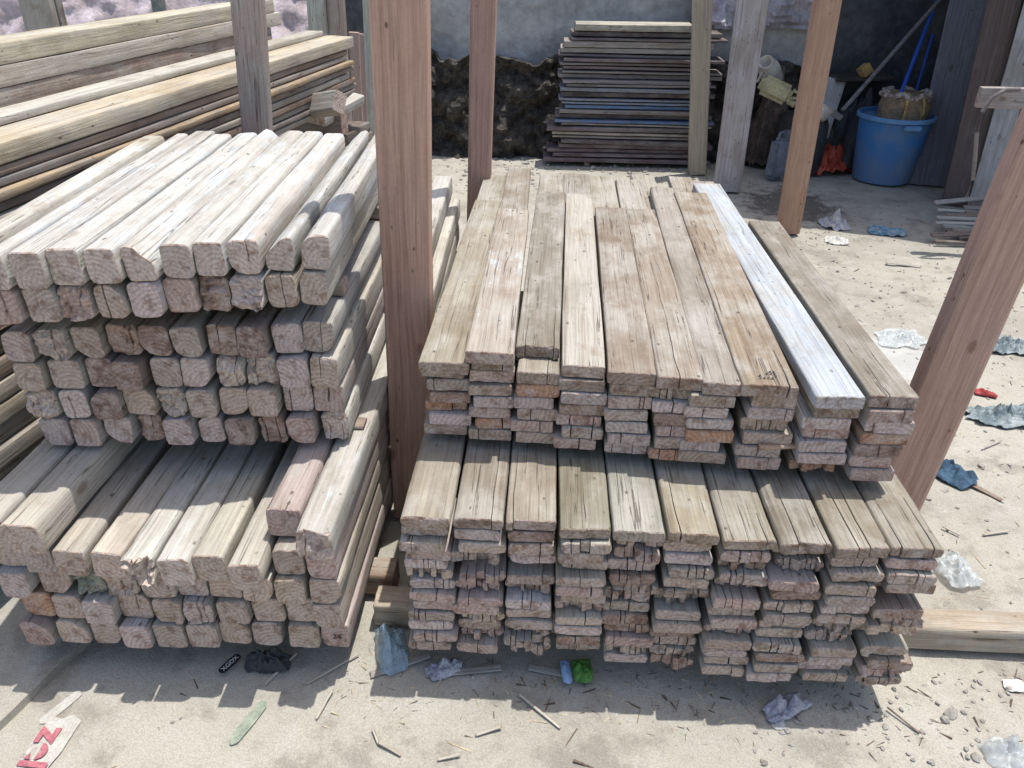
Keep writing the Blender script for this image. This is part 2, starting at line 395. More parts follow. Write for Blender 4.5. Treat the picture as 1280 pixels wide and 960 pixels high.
for i in range(10):
    x0, x1, ya, yb = front[i]
    zt = Z_U + layers_u * th_u
    extra = i in (1, 2)
    if extra: zt += th_u * (0.9 if i == 1 else 0.35)
    if i == 7: zt += 0.008
    pa, pb = at(x0, ya, zt), at(x1, yb, zt)
    qa, qb = at(far_x[i][0], far_x[i][2], zt), at(far_x[i][1], far_x[i][2], zt)
    cf, cb = (pa + pb) / 2, (qa + qb) / 2
    wd = max(.105, min(.128, (pb - pa).length * 0.985))
    L = (cb - cf).length; yaw = math.atan2(cb.x - cf.x, cb.y - cf.y)
    colr, ww = topcol[i]
    o = piece('plank', wd, th_u - .001, L, (cf.x, cf.y, zt - th_u / 2), yaw=yaw, roll=[.03, .05, .0, .02, .015, .01, .02, .01, .005, .03][i] * 0.6, pitch=(-.025 if i == 1 else 0.0), col=rc(colr, .05), ww=ww,
              cracks=rand_cracks(wd, [0, 0, 2, 0, 0, 1, 1, 1, 0, 1][i], (.05, .3)), rag=.003 if i != 2 else .012, rot=0, r=.006)
    tag(o, toplab[i] + ', on top of the upper plank pile', 'plank', UP)
    if i == 7: stamped = o
    xc_ = cf.x
    if i == 7: xc_ = 0.545
    if i == 6: xc_ = 0.41
    if i == 1: xc_ = cf.x + .004
    n_low = layers_u - 1 + (1 if i == 1 else 0)
    for j in range(n_low):
        z = Z_U + (n_low - 1 - j) * (zt - th_u - Z_U) / n_low
        t = (zt - th_u - Z_U) / n_low - .001
        base = below[i][j % len(below[i])]
        if R.random() < .25: base = R.choice([LILAC, PINK, BROWN, TAN, GREY])
        if j == 0 and i < 9: base = R.choice([(.29, .25, .2), (.3, .27, .22), (.27, .24, .19), (.31, .28, .23)])
        nck = R.choice([0, 0, 0, 1, 1, 2]); rotten = R.random() < .08
        yy = 1.637 - .135 * i / 9 + R.uniform(-.006, .010)
        second = (j == 0)
        wd2 = R.uniform(.100, .115); t -= R.uniform(0, .003)
        L2 = (3.42 - .04 * (i % 3) - yy) if second and i < 9 else .55
        o = piece('plank', wd2, t, L2, (xc_ + R.uniform(-.010, .010), yy, z + t / 2), yaw=yaw * .6 + R.uniform(-.008, .008) if second else R.uniform(-.012, .012), roll=R.uniform(-.025, .03), col=rc(base, .15),
                  ww=.3 if base is LILAC else .05, r=R.uniform(.004, .009), cracks=rand_cracks(wd2, 4 if rotten else nck, (.05, .1)), rag=.012 if rotten else R.uniform(.002, .005), rot=.005 if rotten else 0)
        st = 'rotten-ended plank' if rotten else {id(ORANGE): 'orange-ended plank', id(LILAC): 'lilac-grey plank', id(PINK): 'pinkish plank', id(BROWN): 'dark brown plank'}.get(id(base), 'weathered plank')
        tag(o, f"{st}, {ORD[j + 1]} from the top, {ORD[i]} column from the brown post, upper pile", 'plank', UP)
# dark stamp printed on the brown plank
bm = bmesh.new()
for a in range(5):
    for b_ in range(4):
        if R.random() < .8:
            cx_, cy_ = -.018 + a * .009, .035 + b_ * .010
            q = [(cx_ - .003, cy_ - R.uniform(.001, .004)), (cx_ + .003, cy_ - .003), (cx_ + R.uniform(.001, .003), cy_ + .003), (cx_ - .003, cy_ + .002)]
            bm.faces.new([bm.verts.new((u, v, th_u / 2 + .0028)) for u, v in q])
M['ink'] = plain('black_ink', (.05, .05, .055), bump=0)
link('ink_stamp', bm, M['ink'], stamped, 0)

# splinter caught between the plank ends
o = beam('broken_splinter', at(944, 549, .640) + Vector((0, -.035, 0)), at(1000, 563, .628) + Vector((0, .02, 0)), .018, .012, face=(0, 0, 1), col=(.45, .30, .2), mat='old', rag=.01, rot=.01)
tag(o, 'jagged orange splinter sticking out from the plank ends of the upper pile', 'splinter')

# ================================================================== LEFT PILE of square timbers
LT = 'square timbers of the upper tier'; LM = 'square timbers of the middle tier'; LB = 'square timbers of the lower tier'
def timber(x, y, z, wd, t, L, col, lab, grp, **k):
    ww = k.pop('ww', .1); yaw = k.pop('yaw', 0.0)
    o = piece('square_timber', wd, t, L, (x, y, z), yaw=yaw, roll=k.pop('roll', R.uniform(-.07, .07)), col=rc(col, .14), ww=ww, **k)
    return tag(o, lab, 'timber', grp)
def t_opts(w_):
    rotten = R.random() < .07
    side = R.choice((-1, 1, 0))
    k = dict(r=R.uniform(.010, .017), cracks=rand_cracks(w_, 2 if rotten else (1 if R.random() < .14 else 0), (.03, .10), side), rag=R.uniform(.002, .005), rot=.011 if rotten else 0.0, wob=.003,
             wane=(R.choice((-1, 1)), R.choice((-1, 1)), R.uniform(.018, .034)) if R.random() < .4 else None)
    return k, rotten
# lower tier: four full rows of ten, then two timbers at each end on top
p1 = .0847
for row in range(4):
    for c in range(10):
        x = -.460 - p1 / 2 - c * p1 + R.uniform(-.006, .006) + (.01 if row in (1,) else 0) * (c > 0)
        y = 1.338 - .002 * c + R.uniform(-.014, .014)
        k, rotten = t_opts(.078)
        base = R.choice([CREAM, TAN, GREY, LILAC, PINK, TAN])
        topr = (row == 3 and 2 <= c <= 7)
        if topr: base = R.choice([CREAM, PALE, CREAM]); k['rot'] = 0; k['cracks'] = []; rotten = False; y = 1.30 + R.uniform(-.02, .012)
        if c == 5 and row == 3: k['rot'] = .02; rotten = True; base = PALE
        if c == 9 and row == 1: base = ORANGE
        if c == 7 and row == 2: base = (.25, .33, .27); k['rot'] = .015; rotten = True
        L = 1.25 if (topr or c == 0) else .45
        st = 'rotten-ended square timber' if rotten else ('split square timber' if k['cracks'] else 'worn square timber')
        o = timber(x, y, .082 + .0435 + row * .087, R.uniform(.073, .080), R.uniform(.079, .0845), L, base, f"{st}, {ORD[c]} along from the brown post, {['bottom', 'second', 'third', 'fourth'][row]} row of the lower tier", LB, ww=.3 if topr else .12, yaw=.0 if not topr else R.uniform(-.02, .02), **k)
        if row == 0 and c == 0: mark = o
for c, (x, y, base, s) in enumerate([(-.502, 1.30, PALE, 'blue-white square timber beside the brown post'), (-.592, 1.375, PINK, 'pink-ended square timber second from the post')]):
    k, _ = t_opts(.082); k['rot'] = 0.012 if c == 0 else 0; k['wane'] = None
    timber(x, y, .43 + .046, .084, .086, 1.2, base, s + ', topmost on the lower tier', LB, ww=.5 if c == 0 else .3, yaw=.01, **k)
for c, (x, y, base, s) in enumerate([(-1.175, 1.285, CREAM, 'thick yellowish square timber with brown side'), (-1.275, 1.30, CREAM, 'pale square timber beyond the yellowish one')]):
    k, _ = t_opts(.085); k['rot'] = 0; k['wane'] = None
    timber(x, y, .43 + .046, .090, .086, 1.2, base, s + ', topmost on the lower tier, beside the long boards', LB, ww=.25, yaw=.02, **k)
# carrying battens between the tiers
for y in (1.74, 2.4):
    o = beam('spacer_batten', (-1.32, y, .5225 + .004), (-.47, y, .5225 + .004), .05, .012, face=(0, 0, 1), col=BROWN, mat='old')
    tag(o, f"thin batten under the {'front' if y < 2 else 'far'} part of the middle timber tier", 'batten', 'battens between the piles')
# middle tier
p2 = .0772
for row in range(4):
    for c in range(10):
        x = -.487 - p2 / 2 - c * p2 * (1 + .012 * (1 - row / 3)) + R.uniform(-.004, .004) - .004 * (row % 2)
        y = 1.634 - .0075 * c - .006 * row + R.uniform(-.016, .012)
        k, rotten = t_opts(.073)
        base = R.choice([GREY, TAN, PINK, LILAC, LILAC, BROWN, (.22, .17, .15)]) if c else [PALE, PINK, CREAM, GREY][row]
        if (row, c) in ((2, 3), (2, 2), (3, 8), (1, 9), (1, 5)): k['rot'] = .016; rotten = True; base = PALE; k['cracks'] = rand_cracks(.07, 1, (.03, .1), 0)
        L = 1.15 if (c == 0 or row == 3) else .45
        st = 'rotten-ended square timber' if rotten else ('split square timber' if k['cracks'] else 'worn square timber')
        timber(x, y, .535 + .0435 + row * .0885, R.uniform(.066, .0735), R.uniform(.078, .084), L, base, f"{st}, {ORD[c]} along from the brown post, {['bottom', 'second', 'third', 'top'][row]} row of the middle tier", LM, ww=.12, yaw=-.02, **k)
for y in (1.80, 2.4):
    o = beam('spacer_batten', (-1.27, y, .9085), (-.50, y, .9085), .05, .040, face=(0, 0, 1), col=BROWN, mat='old')
    tag(o, f"thin batten under the {'front' if y < 2 else 'far'} part of the upper timber tier", 'batten', 'battens between the piles')
# upper tier
p3 = .0718
for row in range(2):
    for c in range(11):
        x = -.482 - p3 / 2 - c * p3 + R.uniform(-.003, .003) - (.004 if row == 0 else 0) + (0 if row else -.004)
        y = 1.620 - .0172 * c + R.uniform(-.008, .008) + (.004 if row == 0 else 0)
        k, rotten = t_opts(.068)
        if row: rotten = False; k['rot'] = 0
        base = R.choice([PALE, (.53, .50, .45), (.54, .515, .47), (.49, .465, .42)]) if row else R.choice([GREY, PINK, TAN, LILAC, BROWN, LILAC])
        if c == 0: base = PALE if row else CREAM
        if (row, c) in ((0, 3), (0, 7), (0, 2)): rotten = True; k['rot'] = .014
        if (row, c) in ((1, 5), (1, 1)): k['wane'] = (-1 if c == 1 else 1, 1, .045)
        st = 'rotten-ended square timber' if rotten else ('split square timber' if k['cracks'] else ('pale square timber' if row else 'worn square timber'))
        L = [1.04, 1.06, 1.03, 1.07, 1.05, 1.08, 1.04, 1.02, 1.09, 1.05, 1.03][c] + .04 * (c > 3)
        if row == 0 and c: L = .5
        timber(x, y, .931 + .0437 + row * .0877, R.uniform(.064, .0695), R.uniform(.080, .0855), L, base, f"{st}, {ORD[c]} along from the brown post, {'top' if row else 'lower'} row of the upper tier", LT, ww=.60 if row else .15, yaw=-.045, **k)

# black figures stamped on one timber end
def letters(name, body, size, mat, parent, matrix, ext=.0006, off=0.0):
    cu = bpy.data.curves.new(name, 'FONT'); cu.body = body; cu.size = size; cu.extrude = ext; cu.offset = off
    cu.align_x = 'CENTER'; cu.align_y = 'CENTER'
    t = bpy.data.objects.new(name, cu); COL.objects.link(t)
    dg = bpy.context.evaluated_depsgraph_get(); dg.update()
    me = bpy.data.meshes.new_from_object(t.evaluated_get(dg))
    COL.objects.unlink(t); bpy.data.objects.remove(t)
    me.materials.clear(); me.materials.append(mat)
    o = bpy.data.objects.new(name, me); COL.objects.link(o); o.parent = parent; o.matrix_local = matrix
    return o
letters('painted_number', '24', .024, M['ink'], mark, Matrix.Translation((.006, -.0022, .004)) @ Matrix.Rotation(rad(90), 4, 'X'))

# timbers stacked behind the brown post
BH = 'pale timbers behind the brown post'
for i, (x, y0, y1, z, base) in enumerate([(-.40, 2.32, 3.42, .60, PALE), (-.485, 2.25, 3.40, .60, LILAC), (-.57, 2.3, 3.3, .60, PALE), (-.44, 2.55, 3.45, .69, PALE), (-.40, 2.3, 3.35, .51, GREY), (-.49, 2.32, 3.3, .51, TAN)]):
    o = piece('square_timber', .08, .085, y1 - y0, (x, y0, z), yaw=-.02, col=rc(base, .06), ww=.4, r=.01)
    tag(o, ['pale square timber nearest the upper plank pile', 'lilac-grey square timber in the middle', 'pale square timber furthest under the timber tiers', 'single pale timber lying on top', 'grey timber of the lower course', 'tan timber of the lower course'][i] + ', behind the brown post', 'timber', BH)
for y in (2.5, 3.2):
    o = beam('rack_rail', (-.66, y, .44), (-.33, y, .44), .07, .045, face=(0, 0, 1), col=BROWN, mat='dirty')
    tag(o, f"{'near' if y < 3 else 'far'} dark cross rail under the pale timbers behind the brown post", 'rail', 'cross rails')
    for x in (-.62, -.37):
        o = beam('rail_leg', (x, y + .0, 0), (x, y, .417), .05, .05, col=BROWN, mat='dirty')
        o['label'] = f"short dark prop under the {'near' if y < 3 else 'far'} cross rail, {'timber' if x < -.5 else 'plank'} pile end"; o['category'] = 'prop'; o['group'] = 'props under the cross rails'
        o.name = 'short_prop'

# sleepers under the piles
def sleeper(x0, x1, y, lab, col, w_=.08, h=.08):
    o = beam('sleeper_beam', (x0, y, h / 2), (x1, y, h / 2), w_, h, face=(0, 0, 1), col=col, mat='old', wob=.004, r=.012, ww=.25)
    return tag(o, lab, 'sleeper', 'sleepers under the piles')
sleeper(-.44, 1.75, 1.54, 'yellowish sleeper beam sticking out from under the lower plank pile', (.42, .36, .28), .085, .082)
sleeper(-.44, 1.0, 2.25, 'far sleeper beam under the lower plank pile', TAN, .085, .082)
sleeper(-1.33, -.40, 1.655, 'sleeper beam under the timber pile, its end showing in the gap beside the brown post', (.30, .22, .16), .085, .082)
sleeper(-1.33, -.47, 2.25, 'far sleeper beam under the square timber pile', TAN, .085, .082)

# ================================================================== LONG BOARDS at the left
LG = 'long boards of the pile beyond the timbers'
yawL = math.atan2(-1.041 + 1.436, 4.39 - 2.0)
def lx(y): return -1.436 + (y - 2.0) * (.395 / 2.39)
dvec = Vector((math.cos(yawL), -math.sin(yawL), 0))     # across the pile, towards the timbers
def long_board(off, z, wd, t, y0, y1, base, lab, ww=.1, mat='dirty', **k):
    c = Vector((lx(y0), y0, 0)) + dvec * (off - wd / 2)
    L = (y1 - y0) / math.cos(yawL)
    o = piece('long_board', wd, t, L, (c.x, c.y, z + t / 2), yaw=yawL + R.uniform(-.002, .002), col=rc(base, .1), ww=ww, mat=mat, dense=.05, **{'wob': .003, **k})
    return tag(o, lab, 'board', LG)
zz = .885; n = 9
cols8 = [(.33, .29, .24), (.22, .18, .15), (.30, .27, .23), (.27, .20, .15), (.36, .32, .27), (.24, .19, .15), (.36, .27, .18), (.33, .29, .25), (.28, .22, .17)]
for j in range(n):
    t = .0293 + R.uniform(-.003, .003)
    long_board(R.uniform(-.020, .010), zz, .15, t - .004, 1.45, 4.40 + R.uniform(-.10, .02), cols8[j], f"grimy long board, {ORD[n - j]} down from the top yellow plank, edge facing the timbers", ww=.25 if j in (4, 5, 7) else .05, r=.005, wob=.004)
    zz += t
long_board(-.010, zz, .155, .052, 1.45, 4.43, (.48, .405, .30), 'thick yellow sawn plank on top of the grimy long boards', ww=.15, mat='old', r=.004)
top = zz + .052
# two higher rows beyond
for j in range(5):
    t = (top - .0 - 1.0) / 5
    long_board(-.175, 1.0 + j * t, .13, t - .002, 1.5, 4.35, [GREY, TAN, BROWN, GREY, TAN][j], f"long board hidden behind the yellow plank, {ORD[4 - j]} from the top of the second row", ww=.1)
long_board(-.165, top, .10, .026, 1.45, 4.38, (.46, .44, .38), 'thin white-edged long board beyond the yellow plank', ww=.2, mat='old')
for j in range(3):
    t = .062 + (.2 if j == 0 else 0)
    z_ = [1.0, 1.262, 1.324][j]
    long_board(-.30, z_, .12, t - .002, 1.5, [4.1, 4.2, 4.15][j], [BROWN, CREAM, (.46, .41, .31)][j], ['brown base board of the third row of long boards', 'cream long board with blue-green stains beyond the white-edged one', 'pale yellowish long board, topmost of the third row'][j], ww=[.1, .35, .3][j], mat='old', r=.004)
long_board(-.46, 1.30, .13, .062, 1.5, 3.75, (.46, .38, .27), 'yellowish long board furthest from the timbers, under the crumpled tarpaulin', ww=.12, mat='old', r=.004)
long_board(-.46, 1.10, .13, .198, 1.5, 3.7, BROWN, 'deep brown long beam carrying the furthest yellowish board', ww=.1, mat='dirty', r=.004)
# lower pile of long boards on bearers
for j in range(11):
    t = .0555
    long_board(.035 + R.uniform(-.012, .012), .14 + j * t, .16, t - .004, 1.40 + R.uniform(-.03, .03), 4.45 + R.uniform(-.1, .05), R.choice([GREY, TAN, BROWN, CREAM, DARK]), f"rough long board, {ORD[10 - j]} from the top of the low pile behind the timbers", ww=.25, r=.006)
for j in range(3):
    long_board(.22 + j * .1, (.66 - .12 * (j == 2)) + .02 * (j % 2), .085, .05, 2.85, 4.45 - .12 * j, R.choice([GREY, TAN, PALE]), f"short grey plank, {ORD[j]} beside the low pile of long boards", ww=.3, mat='old')
for y in (1.9, 3.0, 4.2):
    xr = lx(y)
    o = beam('bearer_beam', (xr - .55, y, .07), (xr + .08, y - .1, .07), .1, .138, face=(0, 0, 1), col=BROWN, mat='dirty')
    tag(o, f"dark bearer on the ground under the {['near', 'middle', 'far'][[1.9, 3.0, 4.2].index(y)]} part of the long boards", 'bearer', 'bearers under the long boards')
    o = beam('bearer_beam', (xr - .62, y, .82), (xr + .02, y - .1, .82), .09, .118, face=(0, 0, 1), col=BROWN, mat='dirty')
    tag(o, f"dark bearer between the two long board piles, {['near', 'middle', 'far'][[1.9, 3.0, 4.2].index(y)]} one", 'bearer', 'bearers under the long boards')
# broken timbers at the far end
o = beam('broken_timber', aty(384, 134, 3.9), aty(425, 128, 3.75), .1, .07, face=(0, -1, .6), col=GREY, mat='old', ww=.4, rot=.03); tag(o, 'broken grey timber end sticking out under the long boards', 'timber')
o = beam('broken_timber', aty(395, 150, 4.0), aty(446, 122, 4.35), .1, .05, face=(0, -.4, 1), col=PALE, mat='old', ww=.3); tag(o, 'pale short timber lying across behind the broken grey one', 'timber')

# ================================================================== POSTS
RUST = (.49, .31, .235)
def post(p0, p1, w_, d_, lab, col, ww=0.0, name='timber_post', cat='post', grp='posts of the timber rack', **k):
    o = beam(name, p0, p1, w_, d_, col=col, ww=ww, **k)
    tag(o, lab, cat, grp); return o
b = at(519, 640, 0); tpt = aty(507, -60, 1.965)
postA = post((b.x, b.y, 0), tpt + Vector((0, 0, .55)), .131, .08, 'thick rust-brown post standing between the timber pile and the plank piles', RUST, r=.006, dense=.05)
p0, p1 = aty(599, 245, 3.32), aty(605, 0, 3.32); d = (p1 - p0) / (p1.z - p0.z)
post(p0 - d * p0.z, p1 + d * .7, .098, .06, 'slim rust-brown post rising behind the upper plank pile', (.43, .28, .22), r=.005)
b = at(871, 217, 0); p1 = aty(878, 0, b.y - .05); d = p1 - b
post(b, b + d * 1.6, .135, .09, 'yellowish weathered post at the end of the thin board stack', (.45, .40, .31), ww=.2)
b = at(908, 238, 0); p1 = aty(941, 0, b.y - .02); d = p1 - b
post(b, b + d * 1.6, .19, .1, 'whitish-lilac wide post beside the thin board stack', (.47, .43, .44), ww=.45, mat='old')
b = at(984, 290, 0); p1 = aty(1034, 0, b.y - .1); d = p1 - b
post(b, b + d * 1.6, .135, .10, 'orange-brown slanting post in front of the blue tub', (.43, .27, .19), mat='post', ww=.0, rag=.01)
b = at(1112, 645, 0); p1 = aty(1310, 185, 2.10); d = p1 - b
postF = post(b - d * .0, b + d * 1.5, .185, .065, 'wide rust-brown post leaning outward beside the plank piles', (.485, .315, .245), wane=(1, 1, .03), r=.01)
p0, p1 = aty(322, 165, 3.0), aty(310, 0, 3.0); d = (p1 - p0) / (p1.z - p0.z)
post(p0 - d * p0.z, p1 + d * .7, .105, .07, 'grey-pink post standing between the long boards and the timber tiers', (.43, .345, .305), ww=.1, mat='old', wane=(1, 1, .03))
p0, p1 = aty(470, 165, 4.75), aty(464, 0, 4.75); d = (p1 - p0) / (p1.z - p0.z)
post(p0 - d * p0.z, p1 + d * .7, .085, .08, 'pale greenish post close behind the thick brown post', (.48, .50, .44), ww=.4, mat='old')
# more posts beyond the long boards
for (px, w_, y, colr, lab) in [(48, .22, 6.0, (.33, .31, .27), 'grey-green post by the tarpaulin, beyond the long boards'), (72, .06, 6.1, DARK, 'thin dark post touching the grey-green one'),
                               (200, .08, 6.2, (.16, .2, .2), 'dark teal post in front of the tarpaulin'), (397, .13, 6.1, (.44, .46, .41), 'pale post at the end of the tarpaulin'),
                               (421, .12, 6.15, (.36, .29, .25), 'brownish post beside the pale post behind the long boards')]:
    q = aty(px, 10, y)
    post((q.x - .04, y, 0), (q.x + .02, y, 2.0), w_, .08, lab, colr, ww=.15, mat='old')
for (px0, px1, y, colr, lab, py) in [(436, 449, 5.0, (.42, .31, .27), 'pinkish upright board leaning behind the long boards', 40), (447, 455, 5.3, (.35, .27, .25), 'narrow brown upright board beside the pale greenish post', 42)]:
    q0, q1 = aty(px0, py, y), aty(px1, py, y)
    post((q0.x / 2 + q1.x / 2 - .05, y, 0), ((q0.x + q1.x) / 2, y, q0.z), abs(q1.x - q0.x), .03, lab, colr, name='upright_board', cat='board', grp='upright boards')

# ================================================================== GROUND
def ground_h(x, y):
    p = Vector((x, y, 0))
    h = noise.fractal(p * .9, .8, 2.0, 4) * .012 + noise.noise(p * 6) * .004 + noise.noise(p * 19) * .002
    k = min(1.0, max(0.0, (x - .2) * 1.2))
    h += k * (abs(noise.noise(p * 9 + Vector((3, 1, 0)))) * .010 + noise.noise(p * 33) * .003)
    return h * (.35 + .65 * k) - .014
bm = bmesh.new()
def axis_pts(segs):
    out = []
    for a, b_, st in segs:
        n_ = max(1, int(round((b_ - a) / st)))
        out += [a + (b_ - a) * i / n_ for i in range(n_)]
    out.append(segs[-1][1]); return out
gx = axis_pts([(-60, -8, 8), (-8, -2, .4), (-2, 4, .045), (4, 10, .4), (10, 60, 8)])
gy = axis_pts([(-30, -2, 6), (-2, .6, .3), (.6, 4, .04), (4, 8, .09), (8, 60, 6)])
grid = [[bm.verts.new((x, y, ground_h(x, y) if abs(x) < 9 and -2 < y < 9 else -.012)) for x in gx] for y in gy]
for a in range(len(gy) - 1):
    for b_ in range(len(gx) - 1): bm.faces.new((grid[a][b_], grid[a][b_ + 1], grid[a + 1][b_ + 1], grid[a + 1][b_]))
g = NG('dusty_earth')
v = g.obj_vec()
n1 = g.noise(v, 1.3, 6, .6); n2 = g.noise(v, 9, 6, .65); n3 = g.noise(v, 70, 5, .7); n4 = g.noise(v, 260, 3, .6)
c = g.mix(g.map(n1, .35, .68), (.42, .395, .335), (.345, .325, .275))
c = g.mix(g.math('MULTIPLY', g.map(n2, .5, .72), .6), c, (.46, .44, .395))
c = g.mix(g.math('MULTIPLY', g.map(n2, .47, .28), .6), c, (.24, .22, .18))
n5 = g.noise(g.vmath('ADD', v, (4.1, 2.2, 0)), 3.2, 7, .7)
c = g.mix(g.math('MULTIPLY', g.map(n5, .52, .64), .6), c, (.23, .205, .17))
c = g.mix(g.math('MULTIPLY', g.map(n5, .42, .30), .5), c, (.50, .48, .42))
sepx = g.n('ShaderNodeSeparateXYZ'); g.l(v, sepx.inputs[0])
peb = g.voro(v, 60)
c = g.mix(g.math('MULTIPLY', g.map(n3, .44, .25), .40), c, (.20, .18, .155))
c = g.mix(g.math('MULTIPLY', g.map(n3, .60, .75), .35), c, (.56, .54, .49))
c = g.mix(1.0, c, g.grey(g.map(n4, .25, .75, .80, 1.16)), 'MULTIPLY')
# damp stain by the tub
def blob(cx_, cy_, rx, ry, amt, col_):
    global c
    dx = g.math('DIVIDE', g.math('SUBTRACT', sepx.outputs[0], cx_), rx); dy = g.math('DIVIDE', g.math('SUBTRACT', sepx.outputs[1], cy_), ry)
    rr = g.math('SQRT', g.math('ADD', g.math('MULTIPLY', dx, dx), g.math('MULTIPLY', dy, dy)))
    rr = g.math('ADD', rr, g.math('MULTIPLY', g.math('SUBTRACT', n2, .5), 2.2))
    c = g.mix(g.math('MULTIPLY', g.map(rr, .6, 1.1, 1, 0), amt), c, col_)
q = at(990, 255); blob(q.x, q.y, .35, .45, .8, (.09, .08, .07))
q = at(1110, 445); blob(q.x, q.y, .3, .28, .55, (.55, .56, .55))
g.l(c, g.b.inputs['Base Color'])
g.bump(g.math('ADD', g.math('MULTIPLY', n3, .8), g.math('ADD', g.math('MULTIPLY', n2, .9), g.math('MULTIPLY', n4, .3))), .5, .014)
M['earth'] = g.m
tag(link('ground', bm, M['earth'], None, 60), kind='structure')
# the neighbouring slab of cement screed at the left, a step proud of the earth
a0, a1 = at(-20, 925, .004), at(108, 800, .004)
d = (a1 - a0).normalized()
bm = bmesh.new()
N = 60; L_ = 3.2; rows = []
st = a0 - d * .5
side = Vector((-d.y, d.x, 0)) 
if side.x > 0: side = -side
for k in range(N + 1):
    p = st + d * (L_ * k / N) + side * (noise.noise(Vector((k * .35, 3, 0))) * .006)
    rows.append([bm.verts.new((p.x, p.y, -.03)), bm.verts.new((p.x, p.y, .010)), bm.verts.new((p.x + side.x * .01, p.y + side.y * .01, .014))] + [bm.verts.new((p.x + side.x * s, p.y + side.y * s, .014 + ground_h(p.x + side.x * s, p.y) * .2)) for s in (.1, .3, .7, 1.5)])
for k in range(N):
    for i in range(6): bm.faces.new((rows[k][i], rows[k + 1][i], rows[k + 1][i + 1], rows[k][i + 1]))
tag(link('pavement_slab', bm, M['earth'], None, 40), kind='structure')

# ================================================================== BACK WALLS
M['plaster'] = plain('blue_grey_plaster', (.35, .36, .36), .3, 2.2, .8, .6, col2=(.47, .46, .44), dist=.04)
M['soil'] = plain('dark_soil', (.05, .045, .04), .7, 12, .95, 1.0, col2=(.13, .115, .10), dist=.05)
M['tarp'] = plain('pink_tarpaulin', (.58, .50, .52), .25, 5, .6, .4, col2=(.40, .33, .33), dist=.03, spec=.3)
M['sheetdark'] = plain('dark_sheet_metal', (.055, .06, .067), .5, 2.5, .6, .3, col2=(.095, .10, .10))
M['boarddark'] = wood('dark_board_wood', age=.3, cracks=.5, dust=(.12, .11, .11))
M['tin'] = plain('grey_tin', (.25, .25, .25), .3, 3, .5, .2)
def sheet(name, x0, x1, z0, z1, y, th, mat, amp, fr, res=.05, seed=0, lean=0.0, fn=None, smooth=50):
    nx = max(2, int((x1 - x0) / res)); nz = max(2, int((z1 - z0) / res))
    bm = bmesh.new(); F = []; B = []
    for a in range(nz + 1):
        rf, rb = [], []
        for b_ in range(nx + 1):
            x = x0 + (x1 - x0) * b_ / nx; z = z0 + (z1 - z0) * a / nz
            p = Vector((x * fr, z * fr * 1.2, seed))
            dy = noise.fractal(p, .7, 2.1, 5) * amp
            if fn: dy += fn(x, z)
            rf.append(bm.verts.new((x, y + dy + lean * z, z))); rb.append(bm.verts.new((x, y + dy + th + lean * z, z)))
        F.append(rf); B.append(rb)
    for a in range(nz):
        for b_ in range(nx):
            bm.faces.new((F[a][b_], F[a][b_ + 1], F[a + 1][b_ + 1], F[a + 1][b_])); bm.faces.new((B[a][b_], B[a + 1][b_], B[a + 1][b_ + 1], B[a][b_ + 1]))
    for a in range(nz):
        for b_ in (0, nx): bm.faces.new((F[a][b_], F[a + 1][b_], B[a + 1][b_], B[a][b_]))
    for b_ in range(nx):
        for a in (0, nz): bm.faces.new((F[a][b_], B[a][b_], B[a][b_ + 1], F[a][b_ + 1]))
    return link(name, bm, mat, None, smooth)
wall = sheet('plaster_wall', -1.75, 2.2, 0, 2.2, 7.05, .18, M['plaster'], .05, 1.1, seed=3, res=.045)
tag(wall, 'uneven blue-grey plastered back wall behind the thin board stack', 'wall')
def bank_fn(x, z): return -.10 * max(0, .75 - z) / .75 - .05 * abs(noise.noise(Vector((x * 7, z * 7, 2))))
bank = sheet('earth_bank', -2.2, 2.2, -.03, .77, 6.84, .1, M['soil'], .16, 3.2, seed=9, res=.022, fn=bank_fn, smooth=25)
for v_ in bank.data.vertices:
    if v_.co.z > .3: v_.co.z += (v_.co.z - .3) * .16 * noise.fractal(Vector((v_.co.x * 3.5, 1, 4)), .7, 2.1, 4)
tag(bank, kind='structure')
tarp = sheet('crumpled_tarpaulin', -7.5, -1.95, .0, 2.1, 6.35, .02, M['tarp'], .05, 5.5, seed=5, res=.028, smooth=60, lean=.55)
tag(tarp, 'crumpled pinkish tarpaulin hung behind the long boards', 'tarpaulin')
tealp = sheet('wall_panel', -1.93, -1.35, 0, 2.1, 6.7, .04, M['sheetdark'], .03, 2, seed=8)
tag(tealp, 'dark teal wall panel between the tarpaulin and the plastered wall', 'wall panel')
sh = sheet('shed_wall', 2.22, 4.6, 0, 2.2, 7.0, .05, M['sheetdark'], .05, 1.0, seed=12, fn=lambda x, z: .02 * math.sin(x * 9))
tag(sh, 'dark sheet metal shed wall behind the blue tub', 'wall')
sw = link('shed_side_wall', bmesh.new(), M['sheetdark'], None, 0); bpy.data.objects.remove(sw)
bm = bmesh.new()
for x in (4.2, 4.28):
    pass
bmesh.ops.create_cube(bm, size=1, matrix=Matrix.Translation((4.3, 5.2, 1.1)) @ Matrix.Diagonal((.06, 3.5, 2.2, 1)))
sw = link('shed_side_wall', bm, M['sheetdark'], None, 0); tag(sw, 'dark side wall of the shed behind the leaning boards', 'wall')
